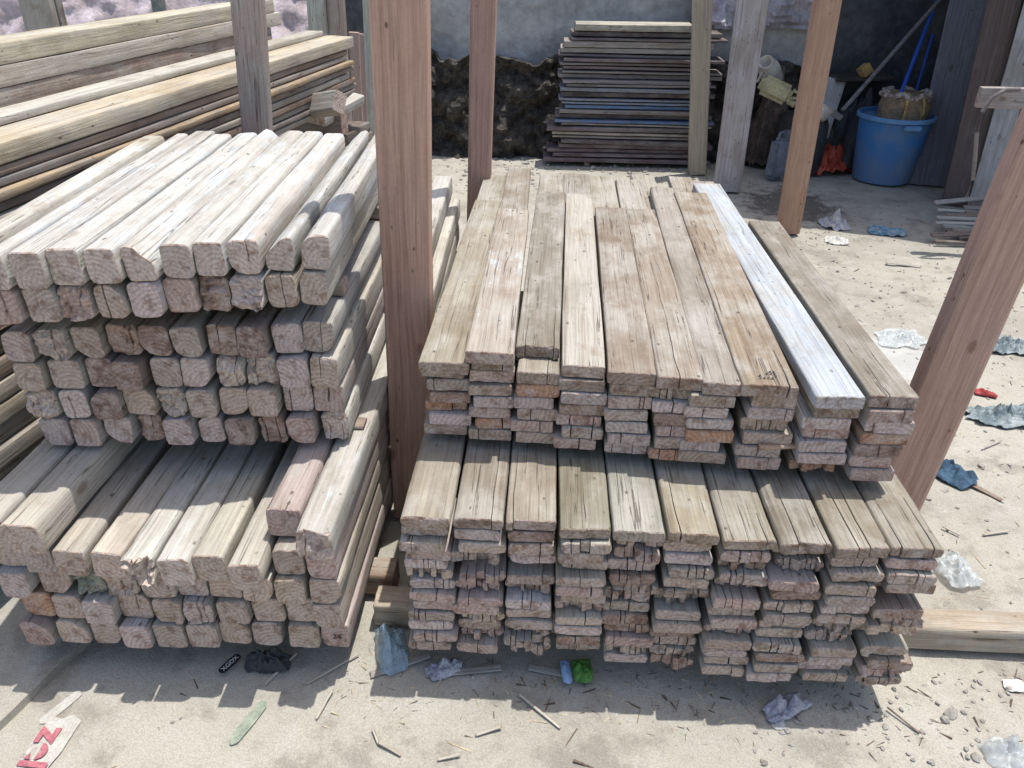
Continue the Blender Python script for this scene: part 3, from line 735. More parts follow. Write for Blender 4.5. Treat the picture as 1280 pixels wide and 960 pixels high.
# tin roof that keeps the corner in shade
bm = bmesh.new(); prev = None
for k in range(61):
    x = 1.75 + 2.75 * k / 60
    z = 2.72 + .018 * math.sin(k * 1.9)
    y0r = 5.62 - .38 * (x - 1.75)
    vs_ = [bm.verts.new((x, y0r, z - .06)), bm.verts.new((x, 7.2, z + .08)), bm.verts.new((x, 7.2, z + .084)), bm.verts.new((x, y0r, z - .056))]
    if prev:
        for i in range(4): bm.faces.new((prev[i], prev[(i + 1) % 4], vs_[(i + 1) % 4], vs_[i]))
    prev = vs_
roof = link('shed_roof', bm, M['tin'], None, 30); tag(roof, 'corrugated tin shed roof over the corner with the blue tub', 'roof')

# ================================================================== STACK OF THIN BOARDS (back)
TB = 'thin boards stacked against the back wall'
z = 0.02; n = 30
ths = [R.uniform(.7, 1.3) for _ in range(n)]; ths[-1] = 1.5; ths[-4] = 1.4
kk = 1.055 / sum(ths)
for j in range(n):
    pitch = ths[j] * kk
    t = pitch - R.uniform(.006, .013)
    x0 = .12 + R.uniform(-.07, .05); x1 = 1.28 + R.uniform(-.06, .10)
    if j < 3: x0 -= .10
    if j in (5, 6, 7): x0 -= .06
    base, nm = R.choice([((.20, .16, .17), 'dark brown'), ((.23, .21, .22), 'grimy'), ((.28, .25, .24), 'grey'), ((.13, .11, .11), 'blackened')])
    if j < 4: base, nm = (.18, .13, .14), 'dark purplish'
    if 9 <= j <= 17 and R.random() < .7: base, nm = R.choice([((.13, .22, .40), 'blue-painted'), ((.20, .25, .33), 'blue-grey'), ((.26, .28, .36), 'violet-grey')])
    if j in (5, 6, 8, 25, 26): base, nm = (.40, .37, .34), 'pale'
    if j == n - 1: base, nm = (.42, .40, .33), 'pale'; x0, x1 = .19, 1.10
    if j == n - 2: x0, x1 = .16, 1.33
    yj = 6.62 + R.uniform(-.035, .03)
    o = beam('thin_board', (x0, yj, z + pitch / 2), (x1, yj + R.uniform(-.03, .03), z + pitch / 2 + R.uniform(-.007, .007)), .25, t, face=(0, 0, 1), col=rc(base, .15), mat='dirty', ww=.35 if nm == 'pale' else .08, r=.004, dense=.06, wob=.004, rag=.012)
    tag(o, f"{nm} thin board, {ORD[n - 1 - j]} from the top of the stack against the back wall", 'board', TB)
    z += pitch
sp_ = beam('spacer_batten', (.35, 6.5, .004), (.35, 6.75, .004), .05, .03, face=(0, 0, 1), col=BROWN); tag(sp_, 'short batten under the thin board stack at its tapered end', 'batten', 'battens between the piles')

# ================================================================== generic shapes
def lathe(bm, prof, seg=32, mat=0, mtx=Matrix(), close_top=False, wob=None):
    rings = []
    for (r_, z_) in prof:
        rings.append([bm.verts.new(mtx @ Vector(((r_ * (1 + (wob(a, z_) if wob else 0))) * math.cos(2 * math.pi * a / seg), (r_ * (1 + (wob(a, z_) if wob else 0))) * math.sin(2 * math.pi * a / seg), z_))) for a in range(seg)])
    for k in range(len(rings) - 1):
        for a in range(seg):
            f = bm.faces.new((rings[k][a], rings[k][(a + 1) % seg], rings[k + 1][(a + 1) % seg], rings[k + 1][a])); f.material_index = mat
    bm.faces.new(rings[0][::-1])
    if close_top: bm.faces.new(rings[-1])
def tube(bm, pts, r_, seg=8):
    prev = None; n_ = len(pts)
    for k, p in enumerate(pts):
        p = Vector(p); t = (Vector(pts[min(k + 1, n_ - 1)]) - Vector(pts[max(k - 1, 0)])).normalized()
        u = t.cross(Vector((0, 0, 1)));  u = u if u.length > .05 else t.cross(Vector((1, 0, 0)))
        u.normalize(); v_ = t.cross(u)
        rr = r_[k] if isinstance(r_, (list, tuple)) else r_
        ring = [bm.verts.new(p + (u * math.cos(2 * math.pi * a / seg) + v_ * math.sin(2 * math.pi * a / seg)) * rr) for a in range(seg)]
        if prev:
            for a in range(seg): bm.faces.new((prev[a], prev[(a + 1) % seg], ring[(a + 1) % seg], ring[a]))
        else: bm.faces.new(ring)
        prev = ring
    bm.faces.new(prev)
def crumple(name, loc, sx, sy, mat, amp=.02, fr=14, rz=0.0, seed=1, n_=22, th=.0012, hump=0.0, irr=.25, smooth=40, flat=.004):
    """a crumpled sheet or bag lying on the ground, irregular outline, real thickness"""
    bm = bmesh.new(); T = []; B = []
    for a in range(n_ + 1):
        rt, rb = [], []
        for b_ in range(n_ + 1):
            u, v_ = a / n_ * 2 - 1, b_ / n_ * 2 - 1
            rr = max(abs(u), abs(v_)); ln = math.hypot(u, v_) or 1
            k = rr / ln * (1 + irr * noise.noise(Vector((u / ln * 1.3, v_ / ln * 1.3, seed)))) * (1 if rr > 0 else 0)
            k = k * .5 + .5 * (1 + irr * noise.noise(Vector((u / ln * 2, v_ / ln * 2, seed + 5))))
            x, y = u * k * sx / 2, v_ * k * sy / 2
            z_ = flat + abs(noise.fractal(Vector((x * fr, y * fr, seed * 3.1)), .6, 2.1, 4)) * amp * (1.15 - rr * .8) + hump * max(0, 1 - rr * rr)
            rt.append(bm.verts.new((x, y, z_ + th))); rb.append(bm.verts.new((x, y, z_)))
        T.append(rt); B.append(rb)
    for a in range(n_):
        for b_ in range(n_):
            bm.faces.new((T[a][b_], T[a + 1][b_], T[a + 1][b_ + 1], T[a][b_ + 1])); bm.faces.new((B[a][b_], B[a][b_ + 1], B[a + 1][b_ + 1], B[a + 1][b_]))
        for q in (0, n_):
            bm.faces.new((T[a][q], T[a + 1][q], B[a + 1][q], B[a][q])); bm.faces.new((T[q][a], T[q][a + 1], B[q][a + 1], B[q][a]))
    o = link(name, bm, mat, None, smooth); o.location = loc; o.rotation_euler = (0, 0, rz); return o

# ================================================================== BLUE TUB and the corner
M['blue'] = plain('blue_plastic', (.045, .17, .42), .35, 4, .5, .1, col2=(.07, .17, .33), spec=.35)
def dirty_tub():
    g = NG('dusty_blue_plastic'); v = g.obj_vec(); sx_ = g.n('ShaderNodeSeparateXYZ'); g.l(v, sx_.inputs[0])
    a = g.noise(v, 5, 6, .6); b = g.noise(g.vmath('MULTIPLY', v, (30, 30, 4)), 1, 4, .6)
    c = g.mix(g.map(a, .35, .65), (.045, .17, .42), (.07, .19, .38))
    f = g.math('ADD', g.math('MULTIPLY', g.map(sx_.outputs[2], .38, .0), .55), g.map(a, .45, .7, 0, .35))
    c = g.mix(g.math('MULTIPLY', f, g.map(b, .3, .65, .45, 1.0)), c, (.20, .215, .235))
    g.l(c, g.b.inputs['Base Color']); g.b.inputs['Roughness'].default_value = .6; g.bump(b, .12, .006)
    return g.m
M['blue'] = dirty_tub()
M['bluerim'] = plain('blue_plastic_rim', (.12, .27, .48), .2, 6, .5, .05, spec=.35)
M['white'] = plain('dirty_white_plastic', (.58, .55, .50), .25, 9, .5, .1, spec=.35)
M['yellowp'] = plain('yellowed_plastic', (.50, .45, .27), .3, 9, .5, .1, spec=.35)
M['black'] = plain('black_plastic', (.055, .056, .06), .4, 5, .55, .2, spec=.3)
M['greyp'] = plain('grey_plastic', (.20, .22, .26), .3, 6, .5, .1, spec=.3)
M['sack'] = plain('woven_sack', (.28, .20, .12), .45, 14, .9, .6, col2=(.16, .13, .10), dist=.02)
M['red'] = plain('red_bag_plastic', (.48, .08, .04), .35, 12, .5, .4, spec=.35)
M['bluepole'] = plain('blue_pole_paint', (.02, .10, .50), .2, 8, .45, .05, spec=.4)
M['steel'] = plain('dull_steel', (.22, .21, .21), .35, 20, .5, .2)
bb = at(1100, 224, 0)
tub = empty('plastic_tub', (bb.x, bb.y, 0)); tag(tub, 'big blue plastic tub standing in the shaded corner', 'tub')
bm = bmesh.new()
lathe(bm, [(.195, .0), (.215, .012), (.235, .2), (.262, .47), (.270, .475), (.270, .50), (.262, .505), (.256, .495), (.228, .2), (.205, .03), (.001, .025)], 40)
link('tub_body', bm, M['blue'], tub, 40)
bm = bmesh.new()
lathe(bm, [(.272, .478), (.284, .480), (.284, .502), (.272, .510), (.266, .507), (.266, .480)], 40); link('rim', bm, M['bluerim'], tub, 40)
bm = bmesh.new(); bmesh.ops.create_cube(bm, size=1, matrix=Matrix.Translation((.02, -.285, .455)) @ Matrix.Diagonal((.13, .03, .035, 1))); bmesh.ops.bevel(bm, geom=bm.edges[:], offset=.008, segments=2, affect='EDGES')
link('grip', bm, M['bluerim'], tub, 40)
sk = empty('sack_bundle', (bb.x + .05, bb.y + .02, .03)); tag(sk, 'tied brown sack bundle stuffed in the blue tub', 'sack')
bm = bmesh.new()
lathe(bm, [(.13, 0), (.17, .1), (.175, .35), (.185, .52), (.17, .60), (.12, .63), (.001, .625)], 32, wob=lambda a, z_: .09 * noise.noise(Vector((math.cos(a * .196) * 3, math.sin(a * .196) * 3, z_ * 9))))
link('sack_body', bm, M['sack'], sk, 40)
M['strap'] = plain('ochre_strap', (.42, .33, .12), .3, 20, .8, .1)
M['sackrim'] = plain('striped_rim_cloth', (.20, .13, .12), .5, 40, .9, .3, col2=(.42, .38, .34))
for an in (-1.9, -1.2):
    bm = bmesh.new(); tube(bm, [(r_ * math.cos(an), r_ * math.sin(an), z_) for r_, z_ in ((.186, .36), (.194, .50), (.192, .57), (.150, .64))], .011); link('strap', bm, M['strap'], sk, 40)
bm = bmesh.new(); tube(bm, [((.16 + .02 * math.sin(a * 3)) * math.cos(a * math.pi / 12), (.16 + .02 * math.sin(a * 3)) * math.sin(a * math.pi / 12), .615 + .02 * math.sin(a * 1.7)) for a in range(25)], .022); link('rolled_rim', bm, M['sackrim'], sk, 40)
# blue pole and stick
def rod(name, p0, p1, r0, r1, mat, lab, cat, wob=.0, seg=8, n_=10):
    p0, p1 = Vector(p0), Vector(p1); bm = bmesh.new()
    tube(bm, [p0.lerp(p1, k / n_) + Vector((noise.noise(Vector((k * .5, r0 * 99, 1))) * wob, 0, noise.noise(Vector((k * .5, 7, r0 * 50))) * wob)) for k in range(n_ + 1)], [r0 + (r1 - r0) * k / n_ for k in range(n_ + 1)], seg)
    o = link(name, bm, mat, None, 40); tag(o, lab, cat); return o
p0 = aty(1128, 112, bb.y + .05); p1 = aty(1168, 8, bb.y + .55)
d = (p1 - p0); rod('broom_pole', p0 - d * .12, p0 + d * 1.6, .014, .014, M['bluepole'], 'bright blue pole standing in the sack inside the tub', 'pole')
p0 = aty(1146, 150, bb.y + .3); p1 = aty(1163, 60, bb.y + .65)
d = (p1 - p0); rod('broom_pole', Vector((p0.x - .03, p0.y + .12, .02)), p0 + d * 1.2, .011, .011, M['bluepole'], 'thinner dark blue pole behind the tub', 'pole')
sh_ = empty('long_scraper', tuple(aty(1053, 138, bb.y + .05))); tag(sh_, 'long grey scraper with a wooden stick leaning from the tub rim to the shed wall', 'scraper')
o0 = Vector(sh_.location)
bm = bmesh.new(); q1 = aty(1170, 5, 6.8) - o0; tube(bm, [Vector((0, 0, 0)).lerp(q1 * 1.25, k / 10) for k in range(11)], .016, 8); link('shaft', bm, M['steel'], sh_, 40)
bm = bmesh.new(); bmesh.ops.create_cube(bm, size=1, matrix=Matrix.Translation((-.05, 0, -.03)) @ Matrix.Rotation(.5, 4, 'Y') @ Matrix.Diagonal((.13, .03, .05, 1))); bmesh.ops.bevel(bm, geom=bm.edges[:], offset=.008, segments=1, affect='EDGES'); link('scraper_head', bm, M['steel'], sh_, 40)
o = beam('wood_stick', aty(1133, 152, bb.y - .02), aty(1163, 128, bb.y + .05), .03, .02, col=(.22, .2, .19), mat='dirty'); tag(o, 'short grey stick poking out over the tub rim', 'stick')

# canisters and rubbish left of the tub
def canister(name, loc, w_, d_, h, mat, lab, rot=(0, 0, 0), capmat=None):
    e = empty(name, loc); e.rotation_euler = rot; tag(e, lab, 'canister')
    bm = bmesh.new(); bmesh.ops.create_cube(bm, size=1, matrix=Matrix.Translation((0, 0, h / 2)) @ Matrix.Diagonal((w_, d_, h, 1)))
    bmesh.ops.bevel(bm, geom=bm.edges[:], offset=min(w_, d_) * .28, segments=3, affect='EDGES')
    bm2 = link('canister_body', bm, mat, e, 40)
    bm = bmesh.new(); lathe(bm, [(.02 * w_ / .15, h - .005), (.02 * w_ / .15, h + .03), (.024 * w_ / .15, h + .032), (.024 * w_ / .15, h + .055)], 16, mtx=Matrix.Translation((w_ * .25, 0, 0)), close_top=True); link('cap', bm, capmat or mat, e, 40)
    bm = bmesh.new(); tube(bm, [(-w_ * .32, 0, h - .01), (-w_ * .30, 0, h + .035), (-.01, 0, h + .045), (w_ * .08, 0, h - .005)], .012); link('handle', bm, mat, e, 40)
    return e
heap_y = 6.55
q = at(965, 205, 0)
jg = empty('plastic_jug', tuple(aty(963, 90, 6.5))); jg.rotation_euler = (.5, -.85, .3); tag(jg, 'dirty white plastic jug lying mouth up on top of the rubbish heap', 'jug')
bm = bmesh.new(); lathe(bm, [(.05, -.10), (.075, -.09), (.082, 0), (.08, .06), (.045, .10), (.042, .13), (.055, .135), (.055, .15), (.048, .15), (.03, .10), (.001, .08)], 28); link('jug_body', bm, M['white'], jg, 40)
bm = bmesh.new(); tube(bm, [(-.078, 0, -.04), (-.12, 0, -.02), (-.12, 0, .05), (-.05, 0, .09)], .011); link('handle', bm, M['white'], jg, 40)
canister('jerrycan', tuple(aty(950, 103, 6.35)), .15, .12, .26, M['yellowp'], 'yellowed canister lying below the white jug on the rubbish heap', (.35, 1.95, .1))
canister('jerrycan', (q.x - .1, 6.2, 0), .16, .13, .32, M['greyp'], 'bluish grey canister standing on the ground by the lilac post', (0, .08, .6))
dr = empty('black_drum', (at(978, 200, 0).x, 6.45, 0)); tag(dr, 'black plastic drum in the rubbish heap behind the slanting post', 'drum')
bm = bmesh.new(); lathe(bm, [(.17, 0), (.2, .03), (.205, .2), (.2, .38), (.17, .45), (.08, .47)], 32, close_top=True); link('drum_body', bm, M['black'], dr, 40)
bm = bmesh.new(); lathe(bm, [(.06, .465), (.06, .50)], 20, mtx=Matrix.Translation((.07, -.04, 0)), close_top=True); link('lid', bm, M['greyp'], dr, 40)
ba = empty('wash_basin', tuple(aty(1022, 150, 6.3))); ba.rotation_euler = (-.5, .4, 0); tag(ba, 'white washbasin tipped on its side behind the slanting post', 'basin')
bm = bmesh.new(); lathe(bm, [(.04, 0), (.06, .02), (.085, .08), (.095, .083), (.095, .09), (.082, .086), (.055, .025), (.001, .018)], 28); link('basin_body', bm, M['white'], ba, 40)
o = beam('white_board', (aty(1020, 172, 6.6).x, 6.62, .25), aty(1042, 98, 6.75), .22, .02, col=(.52, .52, .54), ww=.6, mat='old', face=(.1, -1, 0)); tag(o, 'whitish square board leaning behind the slanting post', 'board')
c1 = crumple('plastic_bag', (at(1022, 212, 0).x, at(1022, 212, 0).y, .0), .60, .36, M['red'], .20, 9, .3, 21, 30, .002, .08, .35); tag(c1, 'orange-red plastic bag heaped on the ground beside the blue tub', 'bag')
M['sackgrey'] = plain('grey_cloth', (.30, .27, .24), .4, 10, .9, .5)
c1 = crumple('cement_sack', (at(1025, 196, 0).x, at(1025, 196, 0).y + .15, .0), .55, .4, M['sackgrey'], .2, 6, .1, 33, 26, .002, .22, .3); tag(c1, 'limp grey-brown sack behind the orange-red bag', 'sack')
M['heap'] = plain('heap_dirt', (.15, .125, .105), .5, 9, .95, .8, col2=(.08, .07, .06), dist=.03)
hp = crumple('rubble_heap', (at(985, 185, 0).x - .05, 6.82, -.02), 1.2, .42, M['heap'], .3, 5, 0, 41, 34, .01, .40, .2, 25); tag(hp, None, None, None, 'stuff'); 
M['ochre'] = plain('ochre_foam', (.45, .30, .10), .3, 20, .9, .3)
o = beam('foam_block', aty(1076, 92, 6.7), aty(1086, 84, 6.72), .08, .09, col=(.45, .3, .1), mat='old'); tag(o, 'small ochre block on the ledge above the tub', 'block')
o = beam('wall_ledge', aty(1040, 97, 6.82), aty(1110, 95, 6.82), .26, .03, col=(.06, .055, .05), mat='boarddark', face=(0, 0, 1), dense=.05); tag(o, 'narrow dark ledge board on the shed wall under the ochre block', 'ledge')

c1 = crumple('dark_rag', (at(1040, 190, 0).x, 6.72, .02), .5, .5, M['black'], .3, 5, .4, 51, 26, .002, .38, .2); tag(c1, 'black plastic rag heap between the slanting post and the blue tub', 'rag')
M['browncloth'] = plain('brown_cloth', (.16, .12, .10), .5, 9, .9, .5)
c1 = crumple('cloth_heap', (at(948, 195, 0).x, 6.7, .0), .42, .36, M['browncloth'], .3, 6, .2, 52, 26, .002, .52, .2); tag(c1, 'brown cloth heap under the yellowed canister, beside the lilac post', 'cloth')
ws = sheet('crumpled_sheet', 1.15, 2.15, 1.02, 1.7, 6.93, .01, plain('pale_pinkish_plastic', (.52, .47, .50), .3, 8, .45, .4, spec=.35, col2=(.38, .36, .40)), .13, 4.0, seed=61, res=.025, smooth=25)
tag(ws, 'crumpled pinkish white plastic sheet hung high on the back wall above the heap', 'plastic sheet')
# leaning boards at the right of the tub
LBG = 'boards leaning in the shaded corner'
def lean(px0, py0, px1, py1, dy, w_, th, colr, lab, mat='boarddark', face=(-.35, -1, 0)):
    b_ = at(px0, py0, 0); t_ = aty(px1, py1, b_.y + dy)
    o = beam('leaning_board', b_, b_ + (t_ - b_) * 1.25, w_, th, face=face, col=colr, mat=mat, dense=.05); return tag(o, lab, 'board', LBG)
lean(1158, 232, 1212, 0, .35, .26, .035, (.16, .16, .19), 'wide grey-violet board leaning right beside the blue tub')
lean(1190, 222, 1240, 0, .35, .22, .035, (.085, .07, .075), 'dark maroon board leaning behind the grey-violet one')
lean(1232, 222, 1258, 0, .2, .24, .03, (.03, .03, .03), 'black board leaning behind the maroon one')
lean(1196, 256, 1256, 0, .22, .20, .04, (.13, .10, .09), 'brown board with a pale edge leaning near the stick heap')
lean(1232, 262, 1296, 40, .15, .24, .03, (.45, .45, .45), 'whitish board leaning behind the wide leaning post', 'old')
lean(1262, 262, 1310, 60, .05, .16, .05, (.2, .14, .11), 'rough brown board leaning furthest from the tub', 'dirty')
o = beam('cross_rail', aty(1222, 121, 4.75), aty(1310, 124, 4.7), .11, .05, col=(.38, .34, .33), mat='old', ww=.2); tag(o, 'short pale rail nailed across the leaning boards, hose hanging over it', 'rail')
hz = [aty(x, y, 4.66) for x, y in ((1275, 112), (1258, 112), (1240, 122), (1228, 140), (1221, 165), (1219, 195), (1216, 225), (1208, 246))]
bm = bmesh.new(); tube(bm, hz, .012, 8); o = link('garden_hose', bm, plain('hose_rubber', (.24, .21, .20), .3, 10, .6, .05), None, 50); tag(o, 'thin brownish hose hanging over the pale rail', 'hose')
# heap of thin sticks
SG = 'sticks in the heap by the wide leaning post'
for k in range(16):
    x = R.uniform(1158, 1215); y = 252 + k * 2.6
    p0 = at(x, y + 14, 0); p0.z = .012 + .06 * (1 - k / 16) + R.uniform(0, .008)
    L_ = R.uniform(.5, .75)
    d = Vector((1, R.uniform(-.22, .3), R.uniform(-.03, .03))).normalized()
    colr, nm = R.choice([(DARK, 'dark'), (GREY, 'grey'), (BROWN, 'brown'), (PALE, 'pale')])
    o = beam('wood_stick', p0, p0 + d * L_, R.uniform(.025, .05), .016, face=(0, -.3, 1), col=rc(colr, .1), mat='dirty' if nm != 'pale' else 'old', ww=.2, dense=.03)
    tag(o, f"{nm} stick, {ORD[k]} from the wall side of the stick heap by the leaning post", 'stick', SG)

# ================================================================== LITTER
M['clear'] = plain('clear_plastic', (.70, .74, .74), .15, 12, .22, .3, spec=.5, alpha=.42)
M['bluebag'] = plain('pale_blue_plastic', (.38, .52, .62), .3, 12, .25, .3, spec=.5, alpha=.5)
M['violet'] = plain('violet_foil', (.24, .25, .32), .5, 25, .35, .4, col2=(.44, .44, .47), spec=.4)
M['denim'] = plain('blue_cloth', (.07, .13, .20), .4, 20, .9, .5)
M['bluegrey'] = plain('grey_blue_sheet', (.20, .25, .27), .35, 8, .6, .4, col2=(.30, .34, .34))
M['paper'] = plain('white_paper', (.62, .60, .56), .15, 10, .8, .2)
M['faded'] = plain('faded_white_plastic', (.50, .485, .44), .25, 25, .7, .3, col2=(.42, .40, .35))
M['leafgreen'] = plain('pale_green_scrap', (.33, .37, .29), .3, 25, .8, .2)
M['printed'] = plain('printed_wrapper', (.35, .36, .45), .6, 30, .5, .3, col2=(.6, .58, .55))
M['tealw'] = plain('teal_wrapper', (.06, .25, .35), .6, 30, .5, .3, col2=(.35, .42, .48))
M['green'] = plain('green_wrapper', (.05, .16, .03), .5, 60, .5, .3, col2=(.12, .30, .06))
M['bluew'] = plain('light_blue_wrapper', (.30, .45, .70), .2, 20, .5, .2)
M['redw'] = plain('red_wrapper', (.35, .05, .05), .3, 20, .5, .2)
M['label'] = plain('black_label', (.02, .02, .022), .2, 20, .6, .1)
M['pinkink'] = plain('faded_pink_ink', (.50, .17, .20), .35, 60, .8, 0)
def lit(name, px, py, sx, sy, mat, lab, cat, z=0.0, **k):
    p = at(px, py, 0); o = crumple(name, (p.x, p.y, ground_h(p.x, p.y) + z), sx, sy, M[mat], **k); return tag(o, lab, cat)
lit('cloth_rag', 1190, 592, .13, .17, 'denim', 'dark blue cloth rag on the ground beside the wide leaning post', 'rag', amp=.05, rz=.6, seed=2, hump=.02)
lit('plastic_sheet', 1255, 520, .34, .15, 'bluegrey', 'grey-blue plastic sheet on the ground, larger one beyond the leaning post', 'plastic sheet', amp=.06, rz=.1, seed=3, irr=.8, n_=34, fr=20)
lit('plastic_sheet', 1258, 432, .25, .18, 'bluegrey', 'smaller grey-blue plastic sheet further back beyond the leaning post', 'plastic sheet', amp=.06, rz=.3, seed=14, irr=.8, n_=34, fr=20)
lit('candy_wrapper', 1232, 491, .09, .05, 'redw', 'red and blue wrapper beside the grey-blue plastic sheet', 'wrapper', amp=.02, rz=-.4, seed=4, hump=.01)
lit('plastic_bag', 1192, 712, .12, .15, 'clear', 'clear plastic bag beside the outer column of the lower plank pile', 'bag', amp=.06, rz=.2, seed=5, hump=.03)
lit('plastic_bag', 1262, 945, .12, .10, 'clear', 'clear plastic bag on the bare ground nearest the camera', 'bag', amp=.05, rz=.2, seed=6, hump=.03)
lit('paper_scrap', 1043, 280, .17, .2, 'printed', 'crumpled printed paper on the ground in front of the blue tub', 'paper', amp=.10, rz=.2, seed=7, hump=.03)
lit('paper_scrap', 1046, 299, .15, .14, 'paper', 'cream paper scrap just in front of the printed one', 'paper', amp=.05, rz=-.3, seed=8)
lit('snack_wrapper', 1108, 288, .24, .2, 'tealw', 'blue-green wrapper on the ground between the tub and the leaning post', 'wrapper', amp=.05, rz=-.2, seed=9)
lit('plastic_bag', 490, 812, .09, .15, 'bluebag', 'light blue plastic bag crumpled in the gap between the two lower piles', 'bag', amp=.08, rz=.3, seed=10, hump=.05)
lit('foil_scrap', 555, 834, .10, .06, 'violet', 'violet foil scrap under the front of the lower plank pile', 'foil', amp=.05, rz=.5, seed=11, hump=.015)
lit('plastic_bag', 982, 884, .13, .06, 'violet', 'violet-blue plastic scrap at the shadow edge before the lower plank pile', 'bag', amp=.05, rz=.5, seed=12, hump=.015)
lit('plastic_bag', 972, 900, .035, .05, 'clear', 'small clear plastic bit beside the violet-blue scrap', 'bag', amp=.02, seed=13, n_=10)
lit('paper_scrap', 310, 900, .03, .13, 'leafgreen', 'long greenish leaf-shaped scrap on the ground before the timber pile', 'scrap', amp=.008, rz=-.35, seed=15, irr=.1)
lit('black_bag', 335, 828, .12, .06, 'black', 'crumpled black bag in the shade under the timber pile', 'bag', amp=.07, rz=.1, seed=16, hump=.03)
lit('paper_scrap', 1270, 855, .06, .04, 'paper', 'small white paper bit on the ground below the yellowish sleeper', 'paper', amp=.015, seed=17, n_=10)
lit('plastic_sheet', 1125, 420, .24, .2, 'clear', 'pale plastic film half buried on the ground beside the olive-grey plank', 'plastic film', amp=.03, seed=18, irr=.9, n_=34, fr=20)
lit('plastic_bag', 650, 180, .12, .2, 'bluew', 'light blue bag scrap at the foot of the dark earth bank', 'bag', amp=.1, seed=19, hump=.1)
# packet: blue half and green half
p = at(716, 842, 0); pk = empty('snack_packet', (p.x, p.y, .004), .12); tag(pk, 'green and blue packet lying under the front of the lower plank pile', 'packet')
for nm, mt, x, w_ in (('green_panel', 'green', .025, .055), ('blue_panel', 'bluew', -.018, .028)):
    o = crumple(nm, (x, 0, 0), w_, .075, M[mt], .02, 20, 0, 3, 14, .001, .012, .08); o.parent = pk
# card label with letters
p = at(288, 832, 0); e = empty('printed_label', (p.x, p.y, .008), rad(62)); tag(e, 'small torn black label with white letters under the timber pile', 'label')
o = crumple('label_card', (0, 0, 0), .068, .026, M['label'], .0, 10, 0, 2, 8, .001, 0, .03, flat=.0); o.parent = e
letters('lettering', 'XGDX', .018, M['paper'], e, Matrix.Translation((0, -.001, .0022)))
# sheet with faded pink letters, half worn away
p = at(60, 925, 0); e = empty('printed_scrap', (p.x, p.y, ground_h(p.x, p.y) + .004), rad(-97)); tag(e, 'white plastic scrap with big pink letters trodden into the ground before the timber pile', 'scrap')
o = crumple('scrap_sheet', (.01, .0, 0), .17, .085, M['faded'], .004, 16, 0, 27, 24, .0008, 0, .22, flat=.0); o.parent = e
letters('lettering', 'zel', .095, M['pinkink'], e, Matrix.Translation((.018, -.004, .0065)) @ Matrix.Rotation(rad(4), 4, 'Z'), .0005, .003)
p = at(70, 880, 0); o = crumple('paper_strip', (p.x + .01, p.y, ground_h(p.x, p.y) + .001), .028, .11, M['faded'], .004, 12, -.5, 29, 12, .0008, 0, .15, flat=.001); tag(o, 'worn pale paper strip trodden in beside the pink-lettered scrap', 'paper')
# bigger loose splinters
SPL = 'loose wood splinters on the ground'
spl = [(675, 888, .14, 140, 'pale splinter in front of the lower plank pile'), (610, 912, .07, 20, 'short splinter nearest the camera in front of the gap'), (470, 920, .05, 120, 'short white splinter on the ground between the two piles'), (488, 935, .07, 155, 'thin splinter touching the short white one'),
       (500, 830, .17, 25, 'broken grey lath across the blue bag under the lower plank pile'), (590, 836, .16, 8, 'flat grey lath in the shade under the lower plank pile'), (405, 880, .09, 75, 'narrow splinter at the shadow edge of the timber pile'), (350, 835, .12, 60, 'forked splinter beside the black bag'), (415, 835, .16, 40, 'thin stick in the shade under the first timber column'),
       (1225, 610, .16, 130, 'whitish lath beside the dark blue rag'), (1245, 665, .1, 12, 'thin pale splinter between the rag and the clear bag'), (1190, 663, .06, 140, 'small curved splinter near the clear bag'), (1220, 385, .16, 10, 'dark splinter beside the grey-blue sheets'), (690, 838, .13, 172, 'grey lath beside the green and blue packet'),
       (1240, 555, .12, 30, 'light splinter in front of the larger grey-blue sheet'), (1130, 900, .09, 130, 'brown splinter on the rough ground beyond the outer plank column'), (560, 945, .06, 15, 'stubby splinter at the very front of the yard'), (1130, 330, .2, 165, 'dark lath between the olive-grey plank and the leaning post')]
for (px, py, L_, an, lab) in spl:
    p = at(px, py, 0); d = Vector((math.cos(rad(an)), math.sin(rad(an)), 0)); c0 = p - d * L_ / 2; z0 = ground_h(p.x, p.y) + .006
    colr = GREY if 'grey' in lab else (BROWN if ('dark' in lab or 'brown' in lab) else (.50, .46, .38))
    o = beam('wood_splinter', (c0.x, c0.y, z0), (c0.x + d.x * L_, c0.y + d.y * L_, z0 + .006), .022 if 'lath' in lab else .0065, .004, face=(0, 0, 1), col=colr, mat='old', ww=.2, rag=.006, r=.002, dense=.006, wob=.001)
    tag(o, lab, 'splinter', SPL)

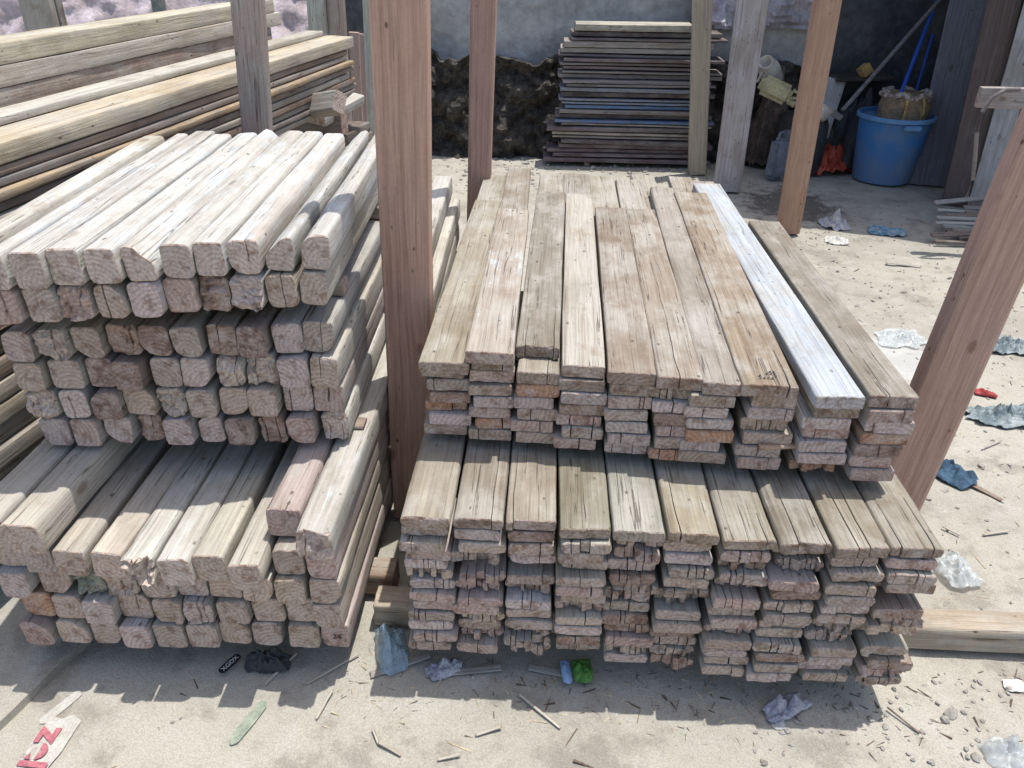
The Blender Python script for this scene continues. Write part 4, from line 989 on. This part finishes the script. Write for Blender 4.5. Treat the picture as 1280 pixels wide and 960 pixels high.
# countless chips, gravel, straw
def chips(name, n_, region, size, mat, seed, straw=False, dens=None):
    rg = random.Random(seed); bm = bmesh.new(); k = 0; tries = 0
    while k < n_ and tries < n_ * 20:
        tries += 1
        x = rg.uniform(region[0], region[1]); y = rg.uniform(region[2], region[3])
        if dens and rg.random() > dens(x, y): continue
        k += 1
        z_ = ground_h(x, y); s = rg.uniform(*size) * (1 if rg.random() < .85 else 1.8); an = rg.uniform(0, 6.28)
        if straw: sc = Vector((s * rg.uniform(2, 6), s * .35, s * .25))
        else: sc = Vector((s * rg.uniform(.7, 1.4), s * rg.uniform(.6, 1), s * rg.uniform(.35, .75)))
        mt = Matrix.Translation((x, y, z_ + sc.z * .35)) @ Matrix.Rotation(an, 4, 'Z') @ Matrix.Rotation(rg.uniform(-.3, .3), 4, 'Y')
        vs_ = []
        if straw:
            for q in ((-1, -1, -1), (1, -.4, -1), (1, .4, -1), (-1, 1, -1), (-1, -1, 1), (1, -.4, .6), (1, .4, .6), (-1, 1, 1)):
                vs_.append(bm.verts.new(mt @ Vector((q[0] * sc.x, q[1] * sc.y, q[2] * sc.z))))
            for f in ((0, 3, 2, 1), (4, 5, 6, 7), (0, 1, 5, 4), (1, 2, 6, 5), (2, 3, 7, 6), (3, 0, 4, 7)): bm.faces.new([vs_[i] for i in f])
        else:
            r_ = bmesh.ops.create_icosphere(bm, subdivisions=1, radius=1)
            for v_ in r_['verts']:
                v_.co = mt @ Vector(tuple(v_.co[i] * sc[i] * rg.uniform(.75, 1.2) for i in range(3)))
    o = link(name, bm, mat, None, 30 if straw else 0); o['kind'] = 'stuff'; return o
M['stone'] = plain('gravel_stone', (.40, .38, .34), .4, 30, .9, .2, col2=(.25, .23, .2))
M['straw'] = plain('wood_chip_straw', (.55, .48, .34), .35, 15, .9, .1, col2=(.36, .28, .2))
M['dkstraw'] = plain('dark_wood_chips', (.17, .13, .10), .5, 15, .9, .1)
inpile = lambda x, y: (-.33 < x < .93 and y > 1.42) or (-1.3 < x < -.47 and y > 1.42) or (x < -.9 and y > 1.6)
chips('gravel', 1900, (-1.5, 3.2, .95, 6.3), (.002, .009), M['stone'], 3, dens=lambda x, y: 0 if inpile(x, y) else (.08 if x < .6 else 1.0))
chips('gravel', 420, (-1.1, 1.6, 5.7, 6.75), (.004, .018), M['stone'], 5)
chips('wood_chips', 420, (-1.5, 3.0, .95, 5.5), (.0015, .0042), M['straw'], 4, True, dens=lambda x, y: 0 if inpile(x, y) else (.45 if x < .8 else 1.0))
chips('wood_chips', 300, (-1.3, 2.6, 1.1, 5.0), (.002, .005), M['dkstraw'], 6, True, dens=lambda x, y: 0 if inpile(x, y) else (.4 if x < .8 else 1.0))
front_ = lambda x, y: math.exp(-((y - 1.33) / .10) ** 2)
chips('wood_chips', 200, (-.5, 1.05, 1.12, 1.44), (.001, .0034), M['dkstraw'], 11, True, dens=front_)
chips('wood_chips', 150, (-.5, .6, 1.1, 1.44), (.0015, .004), M['straw'], 12, True, dens=front_)
chips('gravel', 200, (.55, 1.6, 1.0, 1.44), (.003, .011), M['stone'], 13)
chips('wood_chips', 80, (.8, 1.7, 1.05, 1.45), (.0015, .0045), M['dkstraw'], 14, True)
